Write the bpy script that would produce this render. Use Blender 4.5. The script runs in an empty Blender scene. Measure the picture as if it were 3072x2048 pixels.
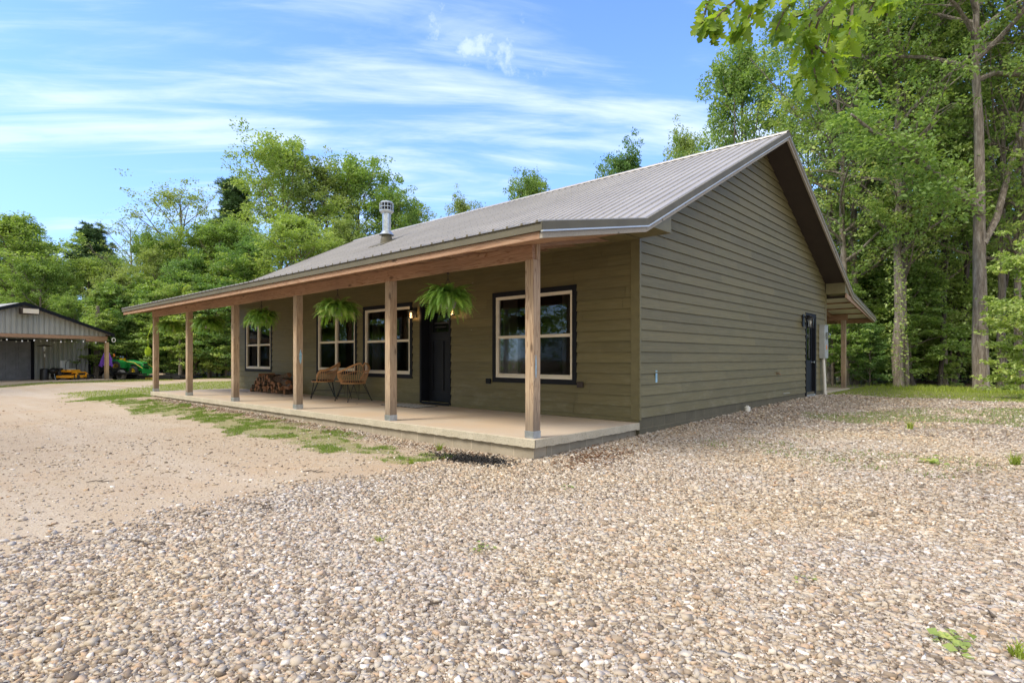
import bpy, math, random
import numpy as np
from mathutils import Vector, Matrix
R = math.radians
rnd = random.Random(7)
sc = bpy.context.scene

# ------------------------------------------------------------------ camera, world, sun, exposure
CAM = np.array([4.65, -5.543, 1.035]); YAW = .7385; FD = 1708.2/1.30612; HZ = 1074.2/1.30612
cam = bpy.data.cameras.new('camera'); camo = bpy.data.objects.new('camera', cam)
sc.collection.objects.link(camo); sc.camera = camo
camo.location = CAM; camo.rotation_euler = (R(90), 0, YAW)
cam.sensor_width = 36; cam.lens = 36*1708.2/3072; cam.shift_y = (1074.2-1024)/3072
cam.clip_start = .05; cam.clip_end = 2000

SUN_EL, SUN_AZ = R(48), R(203)          # azimuth clockwise from +Y
sc.view_settings.view_transform = 'Standard'; sc.view_settings.look = 'None'
sc.view_settings.exposure = .88; sc.view_settings.gamma = 1
w = bpy.data.worlds.new('World'); sc.world = w; w.use_nodes = True
N = w.node_tree.nodes; L = w.node_tree.links
bg = N['Background']; bg.inputs['Strength'].default_value = .15
sky = N.new('ShaderNodeTexSky'); sky.sky_type = 'NISHITA'; sky.sun_disc = False
sky.sun_elevation = SUN_EL; sky.sun_rotation = SUN_AZ; sky.air_density = 1.0; sky.dust_density = .6; sky.ozone_density = 2.0
tc = N.new('ShaderNodeTexCoord'); sep = N.new('ShaderNodeSeparateXYZ'); L.new(tc.outputs['Generated'], sep.inputs[0])
def wm(op, a, b=None, c=None):
    n = N.new('ShaderNodeMath'); n.operation = op
    for i, v in enumerate((a, b, c)):
        if v is None: continue
        if isinstance(v, (int, float)): n.inputs[i].default_value = v
        else: L.new(v, n.inputs[i])
    return n.outputs[0]
FWD_ = (-math.sin(YAW), math.cos(YAW)); RGT_ = (math.cos(YAW), math.sin(YAW))
zz = wm('MAXIMUM', wm('ADD', sep.outputs[2], .16), .05)
cx = wm('DIVIDE', sep.outputs[0], zz); cy = wm('DIVIDE', sep.outputs[1], zz)
comb = N.new('ShaderNodeCombineXYZ'); L.new(cx, comb.inputs[0]); L.new(cy, comb.inputs[1])
mp = N.new('ShaderNodeMapping'); mp.inputs['Rotation'].default_value = (0, 0, R(-42)+R(9)); mp.inputs['Scale'].default_value = (.75, 2.6, 1)
mp.inputs['Location'].default_value = (5.3, 3.4, 0)
# rotate first so that streaks run across the view
rot = N.new('ShaderNodeVectorRotate'); rot.rotation_type = 'Z_AXIS'; rot.inputs['Angle'].default_value = -(YAW)-R(7)
L.new(comb.outputs[0], rot.inputs['Vector']); mp.inputs['Rotation'].default_value = (0, 0, 0); L.new(rot.outputs[0], mp.inputs[0])
n1 = N.new('ShaderNodeTexNoise'); n1.inputs['Scale'].default_value = .75; n1.inputs['Detail'].default_value = 9; n1.inputs['Roughness'].default_value = .55; n1.inputs['Distortion'].default_value = .5
L.new(mp.outputs[0], n1.inputs['Vector'])
mp2 = N.new('ShaderNodeMapping'); mp2.inputs['Scale'].default_value = (1.2, 5.5, 1); L.new(rot.outputs[0], mp2.inputs[0])
n2 = N.new('ShaderNodeTexNoise'); n2.inputs['Scale'].default_value = 1.1; n2.inputs['Detail'].default_value = 8; n2.inputs['Roughness'].default_value = .6; n2.inputs['Distortion'].default_value = 1.0
L.new(mp2.outputs[0], n2.inputs['Vector'])
cl = wm('ADD', wm('MULTIPLY', n1.outputs[0], .7), wm('MULTIPLY', n2.outputs[0], .3))
band = wm('POWER', 2.718, wm('MULTIPLY', wm('POWER', wm('DIVIDE', wm('SUBTRACT', sep.outputs[2], .335), .062), 2.0), -1.0))
gap = wm('POWER', 2.718, wm('MULTIPLY', wm('POWER', wm('DIVIDE', wm('SUBTRACT', sep.outputs[2], .19), .055), 2.0), -1.0))
cl = wm('SUBTRACT', wm('ADD', cl, wm('MULTIPLY', band, .055)), wm('MULTIPLY', gap, .05))
# one small ragged cloud higher up
T_ = Vector((FWD_[0]*1+RGT_[0]*(-86/FD), FWD_[1]*1+RGT_[1]*(-86/FD), (HZ-112)/FD)).normalized()
df = N.new('ShaderNodeVectorMath'); df.operation = 'SUBTRACT'; L.new(tc.outputs['Generated'], df.inputs[0]); df.inputs[1].default_value = T_
nz_ = N.new('ShaderNodeTexNoise'); nz_.inputs['Scale'].default_value = 14; nz_.inputs['Detail'].default_value = 8; nz_.inputs['Roughness'].default_value = .62; L.new(tc.outputs['Generated'], nz_.inputs['Vector'])
scv = N.new('ShaderNodeVectorMath'); scv.operation = 'MULTIPLY'; L.new(df.outputs[0], scv.inputs[0]); scv.inputs[1].default_value = (.75, .75, 2.6)
lnv = N.new('ShaderNodeVectorMath'); lnv.operation = 'LENGTH'; L.new(scv.outputs[0], lnv.inputs[0])
puff = N.new('ShaderNodeMapRange'); puff.interpolation_type = 'SMOOTHSTEP'; puff.inputs['From Min'].default_value = .0; puff.inputs['From Max'].default_value = .085; puff.inputs['To Min'].default_value = 1; puff.inputs['To Max'].default_value = 0
L.new(wm('ADD', lnv.outputs['Value'], wm('MULTIPLY', wm('SUBTRACT', nz_.outputs[0], .5), .40)), puff.inputs['Value'])
rp = N.new('ShaderNodeValToRGB'); rp.color_ramp.elements[0].position = .475; rp.color_ramp.elements[1].position = .66
rp.color_ramp.elements[0].color = (0, 0, 0, 1); rp.color_ramp.elements[1].color = (1, 1, 1, 1); rp.color_ramp.interpolation = 'EASE'
L.new(cl, rp.inputs[0])
mxf = wm('MAXIMUM', wm('MULTIPLY', rp.outputs[0], .74), wm('MULTIPLY', puff.outputs[0], .62))
# pale haze low in the sky
hz = wm('POWER', wm('SUBTRACT', 1.0, wm('MINIMUM', wm('MAXIMUM', sep.outputs[2], 0), 1)), 4.0)
# unseen bright cloud sheet added overhead and behind the camera to warm fill light
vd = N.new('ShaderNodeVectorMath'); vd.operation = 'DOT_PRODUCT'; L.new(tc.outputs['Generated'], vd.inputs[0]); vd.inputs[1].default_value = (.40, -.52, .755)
fill_sheet = N.new('ShaderNodeMapRange'); fill_sheet.interpolation_type = 'SMOOTHSTEP'; fill_sheet.inputs['From Min'].default_value = .30; fill_sheet.inputs['From Max'].default_value = .78
L.new(wm('ADD', vd.outputs['Value'], wm('MULTIPLY', wm('SUBTRACT', n1.outputs[0], .5), .5)), fill_sheet.inputs['Value'])
hzf = wm('MULTIPLY', hz, .85); shf = wm('MULTIPLY', fill_sheet.outputs[0], .93)
gain = N.new('ShaderNodeMixRGB'); gain.blend_type = 'MULTIPLY'; gain.inputs[0].default_value = 1; gain.inputs[2].default_value = (.80, 1.00, 1.50, 1)
L.new(sky.outputs[0], gain.inputs[1])
prev = gain.outputs[0]
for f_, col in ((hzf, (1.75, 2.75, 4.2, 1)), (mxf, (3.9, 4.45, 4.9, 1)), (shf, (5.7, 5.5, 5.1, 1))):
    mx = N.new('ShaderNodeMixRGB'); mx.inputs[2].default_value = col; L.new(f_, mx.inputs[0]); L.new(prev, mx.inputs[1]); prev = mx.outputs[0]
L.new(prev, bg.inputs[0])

sl = bpy.data.lights.new('sun', 'SUN'); sl.energy = 2.05; sl.angle = R(20); sl.color = (1, .93, .80)
so = bpy.data.objects.new('sun', sl); sc.collection.objects.link(so)
sdir = Vector((math.sin(SUN_AZ)*math.cos(SUN_EL), math.cos(SUN_AZ)*math.cos(SUN_EL), math.sin(SUN_EL)))
so.rotation_euler = sdir.to_track_quat('Z', 'Y').to_euler()

# ------------------------------------------------------------------ helpers
C = sc.collection
FWD = np.array([-math.sin(YAW), math.cos(YAW), 0]); RGT = np.array([math.cos(YAW), math.sin(YAW), 0])
def at(u, depth, z=None, v=None):
    """world point seen at column u (2352 px wide photo) at a depth; z or row v gives the height"""
    p = CAM + FWD*depth + RGT*((u-1176)/FD*depth)
    p = p.copy(); p[2] = z if z is not None else CAM[2] + (HZ-v)/FD*depth
    return p
def tag(o, label=None, cat=None, group=None, kind=None):
    if label: o['label'] = label
    if cat: o['category'] = cat
    if group: o['group'] = group
    if kind: o['kind'] = kind
    return o
def empty(name, loc=(0, 0, 0), rz=0, label=None, cat=None, group=None):
    o = bpy.data.objects.new(name, None); C.objects.link(o); o.location = loc; o.rotation_euler = (0, 0, rz)
    o.empty_display_size = .1
    return tag(o, label, cat, group)
def kids(o): return [c for c in bpy.data.objects if c.parent == o]
def copy_tree(o, parent=None):
    c = o.copy(); C.objects.link(c)
    if parent is not None: c.parent = parent
    for ch in kids(o): copy_tree(ch, c)
    return c
def link_mesh(name, me, mat, parent=None):
    o = bpy.data.objects.new(name, me); C.objects.link(o)
    for m in (mat if isinstance(mat, (list, tuple)) else [mat]): me.materials.append(m)
    if parent is not None: o.parent = parent
    return o
def np_mesh(name, V, F, mat, parent=None, attrs=None, smooth=False):
    """V (n,3), F (m,k) same-size faces, quickly"""
    V = np.asarray(V, dtype=np.float32); F = np.asarray(F, dtype=np.int32)
    me = bpy.data.meshes.new(name); m, k = F.shape
    me.vertices.add(len(V)); me.vertices.foreach_set('co', V.ravel())
    me.loops.add(m*k); me.loops.foreach_set('vertex_index', F.ravel())
    me.polygons.add(m); me.polygons.foreach_set('loop_start', np.arange(m, dtype=np.int32)*k)
    try: me.polygons.foreach_set('loop_total', np.full(m, k, dtype=np.int32))
    except Exception: pass
    me.update(calc_edges=True)
    if smooth: me.polygons.foreach_set('use_smooth', np.ones(m, dtype=bool))
    for nm, arr in (attrs or {}).items():
        if arr.ndim == 1:
            a = me.attributes.new(nm, 'FLOAT', 'POINT'); a.data.foreach_set('value', arr.astype(np.float32))
        else:
            a = me.attributes.new(nm, 'FLOAT_COLOR', 'POINT'); a.data.foreach_set('color', arr.astype(np.float32).ravel())
    return link_mesh(name, me, mat, parent)

class MB:
    def __init__(s): s.v = []; s.f = []
    def add(s, vs, fs):
        b = len(s.v); s.v += [tuple(map(float, p)) for p in vs]; s.f += [tuple(b+i for i in f) for f in fs]; return s
    def box(s, x0, x1, y0, y1, z0, z1):
        return s.add([(x0,y0,z0),(x1,y0,z0),(x1,y1,z0),(x0,y1,z0),(x0,y0,z1),(x1,y0,z1),(x1,y1,z1),(x0,y1,z1)],
                     [(0,3,2,1),(4,5,6,7),(0,1,5,4),(1,2,6,5),(2,3,7,6),(3,0,4,7)])
    def beam(s, p, q, wd, h, up=(0,0,1)):
        p = Vector(p); q = Vector(q); d = (q-p).normalized(); up = Vector(up)
        if abs(d.dot(up)) > .99: up = Vector((0,1,0))
        a = d.cross(up).normalized()*wd/2; b = a.cross(d).normalized()*h/2
        vs = [p-a-b, p+a-b, p+a+b, p-a+b, q-a-b, q+a-b, q+a+b, q-a+b]
        return s.add(vs, [(0,1,2,3),(7,6,5,4),(0,4,5,1),(1,5,6,2),(2,6,7,3),(3,7,4,0)])
    def tube(s, pts, r, n=8, cap=True):
        pts = [Vector(p) for p in pts]; m = len(pts)
        rs = r if isinstance(r, (list, tuple)) else [r]*m
        base = len(s.v); prev = None
        for i, p in enumerate(pts):
            d = (pts[min(i+1, m-1)]-pts[max(i-1, 0)]).normalized()
            if prev is None:
                a = d.cross(Vector((0,0,1)))
                if a.length < .1: a = d.cross(Vector((0,1,0)))
                a.normalize()
            else:
                a = prev - d*prev.dot(d); a.normalize()
            prev = a; b = d.cross(a)
            for k in range(n):
                t = 2*math.pi*k/n; s.v.append(tuple(p + (a*math.cos(t)+b*math.sin(t))*rs[i]))
        for i in range(m-1):
            for k in range(n):
                k2 = (k+1) % n
                s.f.append((base+i*n+k, base+i*n+k2, base+(i+1)*n+k2, base+(i+1)*n+k))
        if cap:
            s.f.append(tuple(base+k for k in reversed(range(n)))); s.f.append(tuple(base+(m-1)*n+k for k in range(n)))
        return s
    def lathe(s, prof, c=(0,0,0), n=20, axis='z'):
        base = len(s.v)
        for (r, z) in prof:
            for k in range(n):
                t = 2*math.pi*k/n; x, y = r*math.cos(t), r*math.sin(t)
                if axis == 'z': p = (c[0]+x, c[1]+y, c[2]+z)
                elif axis == 'y': p = (c[0]+x, c[1]+z, c[2]+y)
                else: p = (c[0]+z, c[1]+x, c[2]+y)
                s.v.append(p)
        for i in range(len(prof)-1):
            for k in range(n):
                k2 = (k+1) % n; s.f.append((base+i*n+k, base+i*n+k2, base+(i+1)*n+k2, base+(i+1)*n+k))
        s.f.append(tuple(base+k for k in reversed(range(n)))); s.f.append(tuple(base+(len(prof)-1)*n+k for k in range(n)))
        return s
    def prism(s, poly, a, b, axis='x'):
        """poly in the two other axes, extruded from a to b"""
        def P(p, t): return (t, p[0], p[1]) if axis == 'x' else ((p[0], t, p[1]) if axis == 'y' else (p[0], p[1], t))
        n = len(poly); return s.add([P(p, a) for p in poly]+[P(p, b) for p in poly],
            [tuple(reversed(range(n))), tuple(range(n, 2*n))]+[(i, (i+1) % n, n+(i+1) % n, n+i) for i in range(n)])
    def build(s, name, mat, parent=None, smooth=False, bevel=0):
        me = bpy.data.meshes.new(name); me.from_pydata(s.v, [], s.f); me.update()
        import bmesh
        bm = bmesh.new(); bm.from_mesh(me); bmesh.ops.recalc_face_normals(bm, faces=bm.faces); bm.to_mesh(me); bm.free()
        o = link_mesh(name, me, mat, parent)
        if smooth:
            me.polygons.foreach_set('use_smooth', [True]*len(me.polygons)); me.update()
            try: me.set_sharp_from_angle(angle=R(40))
            except Exception: pass
        if bevel:
            b = o.modifiers.new('bevel', 'BEVEL'); b.width = bevel; b.segments = 2; b.limit_method = 'ANGLE'; b.angle_limit = R(40)
        return o

# ------------------------------------------------------------------ materials
def new_mat(name):
    m = bpy.data.materials.new(name); m.use_nodes = True; nt = m.node_tree
    return m, nt, nt.nodes['Principled BSDF']
def nd(nt, typ, **kw):
    n = nt.nodes.new(typ)
    for k, v in kw.items():
        if k.startswith('i_'):
            n.inputs[k[2:].replace('_', ' ')].default_value = v
        else: setattr(n, k, v)
    return n
def ramp(nt, src, stops):
    n = nt.nodes.new('ShaderNodeValToRGB'); cr = n.color_ramp
    while len(cr.elements) < len(stops): cr.elements.new(.5)
    for e, (p, c) in zip(cr.elements, stops): e.position = p; e.color = (*c, 1)
    nt.links.new(src, n.inputs[0]); return n.outputs[0]
def coords(nt, scale=(1,1,1), kind='Object'):
    t = nt.nodes.new('ShaderNodeTexCoord'); m = nt.nodes.new('ShaderNodeMapping'); m.inputs['Scale'].default_value = scale
    nt.links.new(t.outputs[kind], m.inputs[0]); return m.outputs[0]
def noise(nt, vec, scale, detail=4, rough=.55, dist=0):
    n = nd(nt, 'ShaderNodeTexNoise'); n.inputs['Scale'].default_value = scale; n.inputs['Detail'].default_value = detail
    n.inputs['Roughness'].default_value = rough; n.inputs['Distortion'].default_value = dist
    nt.links.new(vec, n.inputs['Vector']); return n.outputs[0]
def mixc(nt, fac, a, b, mode='MIX'):
    n = nt.nodes.new('ShaderNodeMixRGB'); n.blend_type = mode
    for i, v in enumerate((fac, a, b)):
        if isinstance(v, (int, float)): n.inputs[i].default_value = v
        elif isinstance(v, tuple): n.inputs[i].default_value = (*v, 1)
        else: nt.links.new(v, n.inputs[i])
    return n.outputs[0]
def mth(nt, op, a, b=None):
    n = nt.nodes.new('ShaderNodeMath'); n.operation = op
    for i, v in enumerate((a, b)):
        if v is None: continue
        if isinstance(v, (int, float)): n.inputs[i].default_value = v
        else: nt.links.new(v, n.inputs[i])
    return n.outputs[0]
def bump(nt, bs, h, strength=.3, dist=.01):
    b = nt.nodes.new('ShaderNodeBump'); b.inputs['Strength'].default_value = strength; b.inputs['Distance'].default_value = dist
    nt.links.new(h, b.inputs['Height']); nt.links.new(b.outputs[0], bs.inputs['Normal'])
def plain(name, col, rough=.6, metal=0, var=.18, scale=3, bmp=0, spec=.5):
    m, nt, bs = new_mat(name)
    v = coords(nt); n = noise(nt, v, scale, 5)
    lo = tuple(c*(1-var) for c in col); hi = tuple(min(1, c*(1+var)) for c in col)
    nt.links.new(ramp(nt, n, [(.3, lo), (.7, hi)]), bs.inputs['Base Color'])
    bs.inputs['Roughness'].default_value = rough; bs.inputs['Metallic'].default_value = metal
    bs.inputs['Specular IOR Level'].default_value = spec
    if bmp: bump(nt, bs, noise(nt, v, scale*12, 4), .4, bmp)
    return m
def wood(name, axis, cols, rough=.8, gscale=1.0):
    m, nt, bs = new_mat(name)
    sc_ = [9, 9, 9]; sc_[axis] = .55
    v = coords(nt, tuple(sc_)); sc2 = [60, 60, 60]; sc2[axis] = 1.2; v2 = coords(nt, tuple(sc2))
    g = noise(nt, v, 1.3*gscale, 3, .5, 1.6)
    wv = mth(nt, 'FRACT', mth(nt, 'MULTIPLY', g, 6.5))
    fine = noise(nt, v2, 1, 3)
    big = noise(nt, coords(nt), 1.1, 3)
    c = ramp(nt, wv, [(0, cols[0]), (.22, cols[1]), (.85, cols[2]), (1, cols[0])])
    c = mixc(nt, mth(nt, 'MULTIPLY', fine, .55), c, tuple(x*.62 for x in cols[0]))
    c = mixc(nt, mth(nt, 'MULTIPLY', ramp(nt, big, [(.42, (0,0,0)), (.68, (1,1,1))]), .5), c, cols[3])
    kn = nd(nt, 'ShaderNodeTexVoronoi'); kn.inputs['Scale'].default_value = 1; s3 = [5, 5, 5]; s3[axis] = 1.9
    nt.links.new(coords(nt, tuple(s3)), kn.inputs['Vector'])
    kf = ramp(nt, kn.outputs['Distance'], [(.06, (1,1,1)), (.16, (0,0,0))])
    c = mixc(nt, mth(nt, 'MULTIPLY', kf, .8), c, tuple(x*.33 for x in cols[0]))
    if axis == 2:
        sx = nd(nt, 'ShaderNodeSeparateXYZ'); nt.links.new(coords(nt), sx.inputs[0])
        ft = mth(nt, 'MULTIPLY', ramp(nt, mth(nt, 'ADD', sx.outputs[2], mth(nt, 'MULTIPLY', big, .7)), [(.45, (1,1,1)), (.95, (0,0,0))]), mth(nt, 'ADD', fine, .25))
        c = mixc(nt, mth(nt, 'MULTIPLY', ft, .85), c, (.15,.125,.10))
    nt.links.new(c, bs.inputs['Base Color']); bs.inputs['Roughness'].default_value = rough
    bump(nt, bs, fine, .5, .006)
    return m
M = {}
WC = [(.25,.15,.085), (.50,.35,.21), (.61,.45,.29), (.36,.30,.23)]
M['wood_z'] = wood('weathered post wood', 2, WC)
M['wood_x'] = wood('weathered beam wood', 0, [(.24,.12,.06), (.45,.27,.16), (.53,.35,.22), (.38,.22,.14)])
M['wood_y'] = wood('weathered rafter wood', 1, [(.30,.17,.10), (.40,.25,.15), (.46,.30,.19), (.28,.22,.17)])
M['wood_grey'] = wood('grey weathered fascia wood', 0, [(.33,.29,.23), (.42,.37,.29), (.48,.43,.34), (.27,.25,.21)])
M['fresh_post'] = wood('pale post wood', 2, [(.44,.28,.14), (.56,.38,.21), (.62,.44,.26), (.5,.33,.18)])
def siding_mat(name, col, axis):
    m, nt, bs = new_mat(name)
    s1 = [40, 40, 40]; s1[axis] = 2.2
    g = noise(nt, coords(nt, tuple(s1)), 1, 4, .6, .6)
    big = noise(nt, coords(nt), .9, 4, .6)
    c = ramp(nt, g, [(.25, tuple(x*.80 for x in col)), (.75, tuple(x*1.16 for x in col))])
    c = mixc(nt, mth(nt, 'MULTIPLY', ramp(nt, big, [(.4, (0,0,0)), (.7, (1,1,1))]), .35), c, (col[0]*1.12, col[1]*1.02, col[2]*1.0))
    sx = nd(nt, 'ShaderNodeSeparateXYZ'); nt.links.new(coords(nt), sx.inputs[0])
    rw = mth(nt, 'FLOOR', mth(nt, 'DIVIDE', mth(nt, 'SUBTRACT', sx.outputs[2], .075), .1778)); cb = nd(nt, 'ShaderNodeCombineXYZ'); nt.links.new(rw, cb.inputs[0])
    nt.links.new(mth(nt, 'FLOOR', mth(nt, 'ADD', mth(nt, 'MULTIPLY', sx.outputs[axis], .31), mth(nt, 'MULTIPLY', rw, .37))), cb.inputs[1])
    wn = nd(nt, 'ShaderNodeTexWhiteNoise'); nt.links.new(cb.outputs[0], wn.inputs['Vector'])
    c = mixc(nt, 1.0, c, ramp(nt, wn.outputs['Value'], [(0, (.88,.88,.88)), (1, (1.12,1.11,1.08))]), 'MULTIPLY')
    dt = noise(nt, coords(nt, (1,1,2.5)), 1.8, 6, .7); low = ramp(nt, sx.outputs[2], [(.0, (1,1,1)), (.9, (.25,.25,.25))])
    c = mixc(nt, mth(nt, 'MULTIPLY', ramp(nt, dt, [(.5, (0,0,0)), (.7, (.5,.5,.5))]), low), c, (.26,.235,.15))
    vo = nd(nt, 'ShaderNodeTexVoronoi'); vo.inputs['Scale'].default_value = 1.4; nt.links.new(coords(nt), vo.inputs['Vector'])
    sp = ramp(nt, vo.outputs['Distance'], [(.012, (1,1,1)), (.03, (0,0,0))])
    c = mixc(nt, mth(nt, 'MULTIPLY', sp, .5), c, (.45,.45,.40))
    nt.links.new(c, bs.inputs['Base Color']); bs.inputs['Roughness'].default_value = .62
    bump(nt, bs, g, .25, .003); return m
OLIVE = (.155,.133,.058)
M['siding_x'] = siding_mat('olive lap siding', OLIVE, 0)
M['siding_y'] = siding_mat('olive lap siding gable', OLIVE, 1)
M['olive_trim'] = plain('olive trim paint', OLIVE, .55, var=.12, scale=6)
M['soffit'] = plain('brown soffit paint', (.040,.028,.022), .7, var=.1)
M['blacktrim'] = plain('near black trim paint', (.007,.008,.012), .6, var=.2, spec=.25)
M['blackdoor'] = plain('black door paint', (.007,.008,.012), .5, var=.25, spec=.3)
M['cream'] = plain('cream vinyl', (.74,.66,.52), .4, var=.05)
M['dark_metal'] = plain('dark bronze trim metal', (.135,.120,.08), .6, 0, var=.12, spec=.3)
M['lip'] = plain('pale reflective metal lip', (.55,.54,.50), .35, .4, var=.08)
M['galv'] = plain('galvanised steel', (.46,.49,.50), .38, .8, var=.2, scale=14)
M['black_metal'] = plain('black metal', (.012,.012,.013), .45, .2, var=.1)
M['black_plastic'] = plain('black plastic', (.018,.018,.02), .5, var=.2)
M['rubber'] = plain('tyre rubber', (.03,.03,.031), .8, var=.25, scale=10)
M['grey_rubber'] = plain('dusty tyre rubber', (.16,.15,.14), .85, var=.2, scale=8)
M['white_plastic'] = plain('white plastic', (.72,.70,.64), .45, var=.06)
M['meter_grey'] = plain('pale grey enamel', (.40,.42,.41), .45, .2, var=.1, scale=5)
M['green_paint'] = plain('tractor green paint', (.015,.23,.045), .35, var=.1)
M['yellow_paint'] = plain('yellow paint', (.75,.50,.02), .4, var=.08)
M['orange_yellow'] = plain('orange yellow mower paint', (.80,.36,.02), .42, var=.08)
M['orange_lens'] = plain('orange lens', (.8,.22,.02), .3)
M['purple'] = plain('purple canvas', (.20,.07,.48), .75, var=.15)
M['lime'] = plain('lime rope', (.55,.72,.04), .6, var=.15)
M['rattan'] = plain('rattan cane', (.52,.27,.11), .5, var=.25, scale=20)
M['cushion'] = plain('black cushion', (.02,.019,.02), .85, var=.2)
M['seatgrey'] = plain('grey seat vinyl', (.46,.47,.46), .6, var=.08)
M['brass'] = plain('brass tap', (.30,.19,.10), .4, .6)
M['mint'] = plain('mint enamel', (.42,.48,.40), .5, var=.08)
M['pot'] = plain('grey plant pot', (.28,.27,.26), .7, var=.1)
M['soil'] = plain('potting soil', (.04,.028,.018), .95)
M['chalk'] = plain('pale blue chalk', (.30,.50,.62), .9, var=.2, scale=20)
M['char'] = plain('black ash', (.02,.018,.017), .95, var=.4, scale=30)
M['steelblack'] = plain('black trailer paint', (.016,.016,.018), .4, .3)
M['yellow_text'] = plain('yellow lettering', (.8,.62,.05), .5)
M['lumber'] = plain('pale lumber', (.50,.38,.26), .8)
M['rock'] = plain('pale rock', (.40,.34,.28), .9, var=.25, scale=20)
M['curtain'] = plain('grey curtain', (.13,.12,.105), .9, var=.1)
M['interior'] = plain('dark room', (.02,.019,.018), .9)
M['screen'] = plain('insect screen', (.045,.045,.05), .7)

def emis(name, col, st):
    m, nt, bs = new_mat(name); bs.inputs['Emission Color'].default_value = (*col, 1); bs.inputs['Emission Strength'].default_value = st
    bs.inputs['Base Color'].default_value = (*col, 1); return m
M['bulb'] = emis('warm bulb', (1, .62, .28), 2.0)
M['string_bulb'] = plain('clear string bulb', (.8,.8,.78), .2)
def glass(name, tint, fac, rough=0.0, k=1.0):
    m, nt, bs = new_mat(name); nt.nodes.remove(bs); out = nt.nodes['Material Output']
    g = nd(nt, 'ShaderNodeBsdfGlossy'); g.inputs['Roughness'].default_value = rough; g.inputs['Color'].default_value = (.9,.95,.95,1)
    t = nd(nt, 'ShaderNodeBsdfTransparent'); t.inputs['Color'].default_value = (*tint, 1)
    f = nd(nt, 'ShaderNodeFresnel'); f.inputs['IOR'].default_value = 1.5
    s = nd(nt, 'ShaderNodeMixShader'); nt.links.new(mth(nt, 'ADD', mth(nt, 'MULTIPLY', f.outputs[0], k), fac), s.inputs[0])
    wob = nd(nt, 'ShaderNodeBump'); wob.inputs['Strength'].default_value = .05; wob.inputs['Distance'].default_value = .02
    nt.links.new(noise(nt, coords(nt), 2.2, 2), wob.inputs['Height']); nt.links.new(wob.outputs[0], g.inputs['Normal'])
    nt.links.new(t.outputs[0], s.inputs[1]); nt.links.new(g.outputs[0], s.inputs[2]); nt.links.new(s.outputs[0], out.inputs[0]); return m
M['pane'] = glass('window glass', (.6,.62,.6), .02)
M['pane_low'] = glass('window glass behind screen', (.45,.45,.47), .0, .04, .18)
M['lamp_glass'] = glass('lantern glass', (.95,.93,.88), .05)

# roof metal
m, nt, bs = new_mat('ribbed roof metal'); v = coords(nt)
n_ = noise(nt, v, .8, 5); n2_ = noise(nt, coords(nt, (18, 1.2, 1.2)), 1, 4)
c = ramp(nt, n_, [(.3, (.37,.345,.31)), (.7, (.46,.43,.39))]); c = mixc(nt, mth(nt, 'MULTIPLY', n2_, .25), c, (.36,.335,.31))
sp = nd(nt, 'ShaderNodeSeparateXYZ'); nt.links.new(coords(nt, (1/.2286, 1/.62, 1)), sp.inputs[0])   # screw heads
fx_ = mth(nt, 'ABSOLUTE', mth(nt, 'SUBTRACT', mth(nt, 'FRACT', sp.outputs[0]), .5)); fy_ = mth(nt, 'ABSOLUTE', mth(nt, 'SUBTRACT', mth(nt, 'FRACT', sp.outputs[1]), .5))
dot_ = mth(nt, 'MULTIPLY', mth(nt, 'LESS_THAN', fx_, .055), mth(nt, 'LESS_THAN', fy_, .02)); c = mixc(nt, mth(nt, 'MULTIPLY', dot_, .35), c, (.08,.075,.07))
nt.links.new(c, bs.inputs['Base Color']); bs.inputs['Metallic'].default_value = .25; bs.inputs['Roughness'].default_value = .45; M['roof'] = m
# pale translucent underside panels
M['underpanel'] = plain('pale underside of roof metal', (.80,.76,.62), .6, var=.06)

# concrete slab
m, nt, bs = new_mat('porch concrete'); v = coords(nt)
a = noise(nt, v, .55, 6, .6); b = noise(nt, v, 6, 5, .6); d = noise(nt, v, 60, 3)
c = ramp(nt, a, [(.32, (.54,.45,.35)), (.5, (.60,.48,.35)), (.66, (.62,.45,.29))])
c = mixc(nt, mth(nt, 'MULTIPLY', b, .3), c, (.44,.38,.31)); c = mixc(nt, mth(nt, 'MULTIPLY', ramp(nt, d, [(.55, (0,0,0)), (.8, (1,1,1))]), .5), c, (.28,.24,.19))
nt.links.new(c, bs.inputs['Base Color']); bs.inputs['Roughness'].default_value = .7; bump(nt, bs, d, .25, .004); M['slab'] = m
m, nt, bs = new_mat('concrete edge'); v = coords(nt)
a = noise(nt, v, 2, 6, .6); d = noise(nt, v, 45, 4)
c = ramp(nt, a, [(.3, (.42,.37,.27)), (.7, (.56,.50,.38))]); c = mixc(nt, mth(nt, 'MULTIPLY', ramp(nt, d, [(.5, (0,0,0)), (.75, (1,1,1))]), .5), c, (.2,.18,.14))
nt.links.new(c, bs.inputs['Base Color']); bs.inputs['Roughness'].default_value = .9; bump(nt, bs, d, .8, .01); M['slab_edge'] = m
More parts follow.
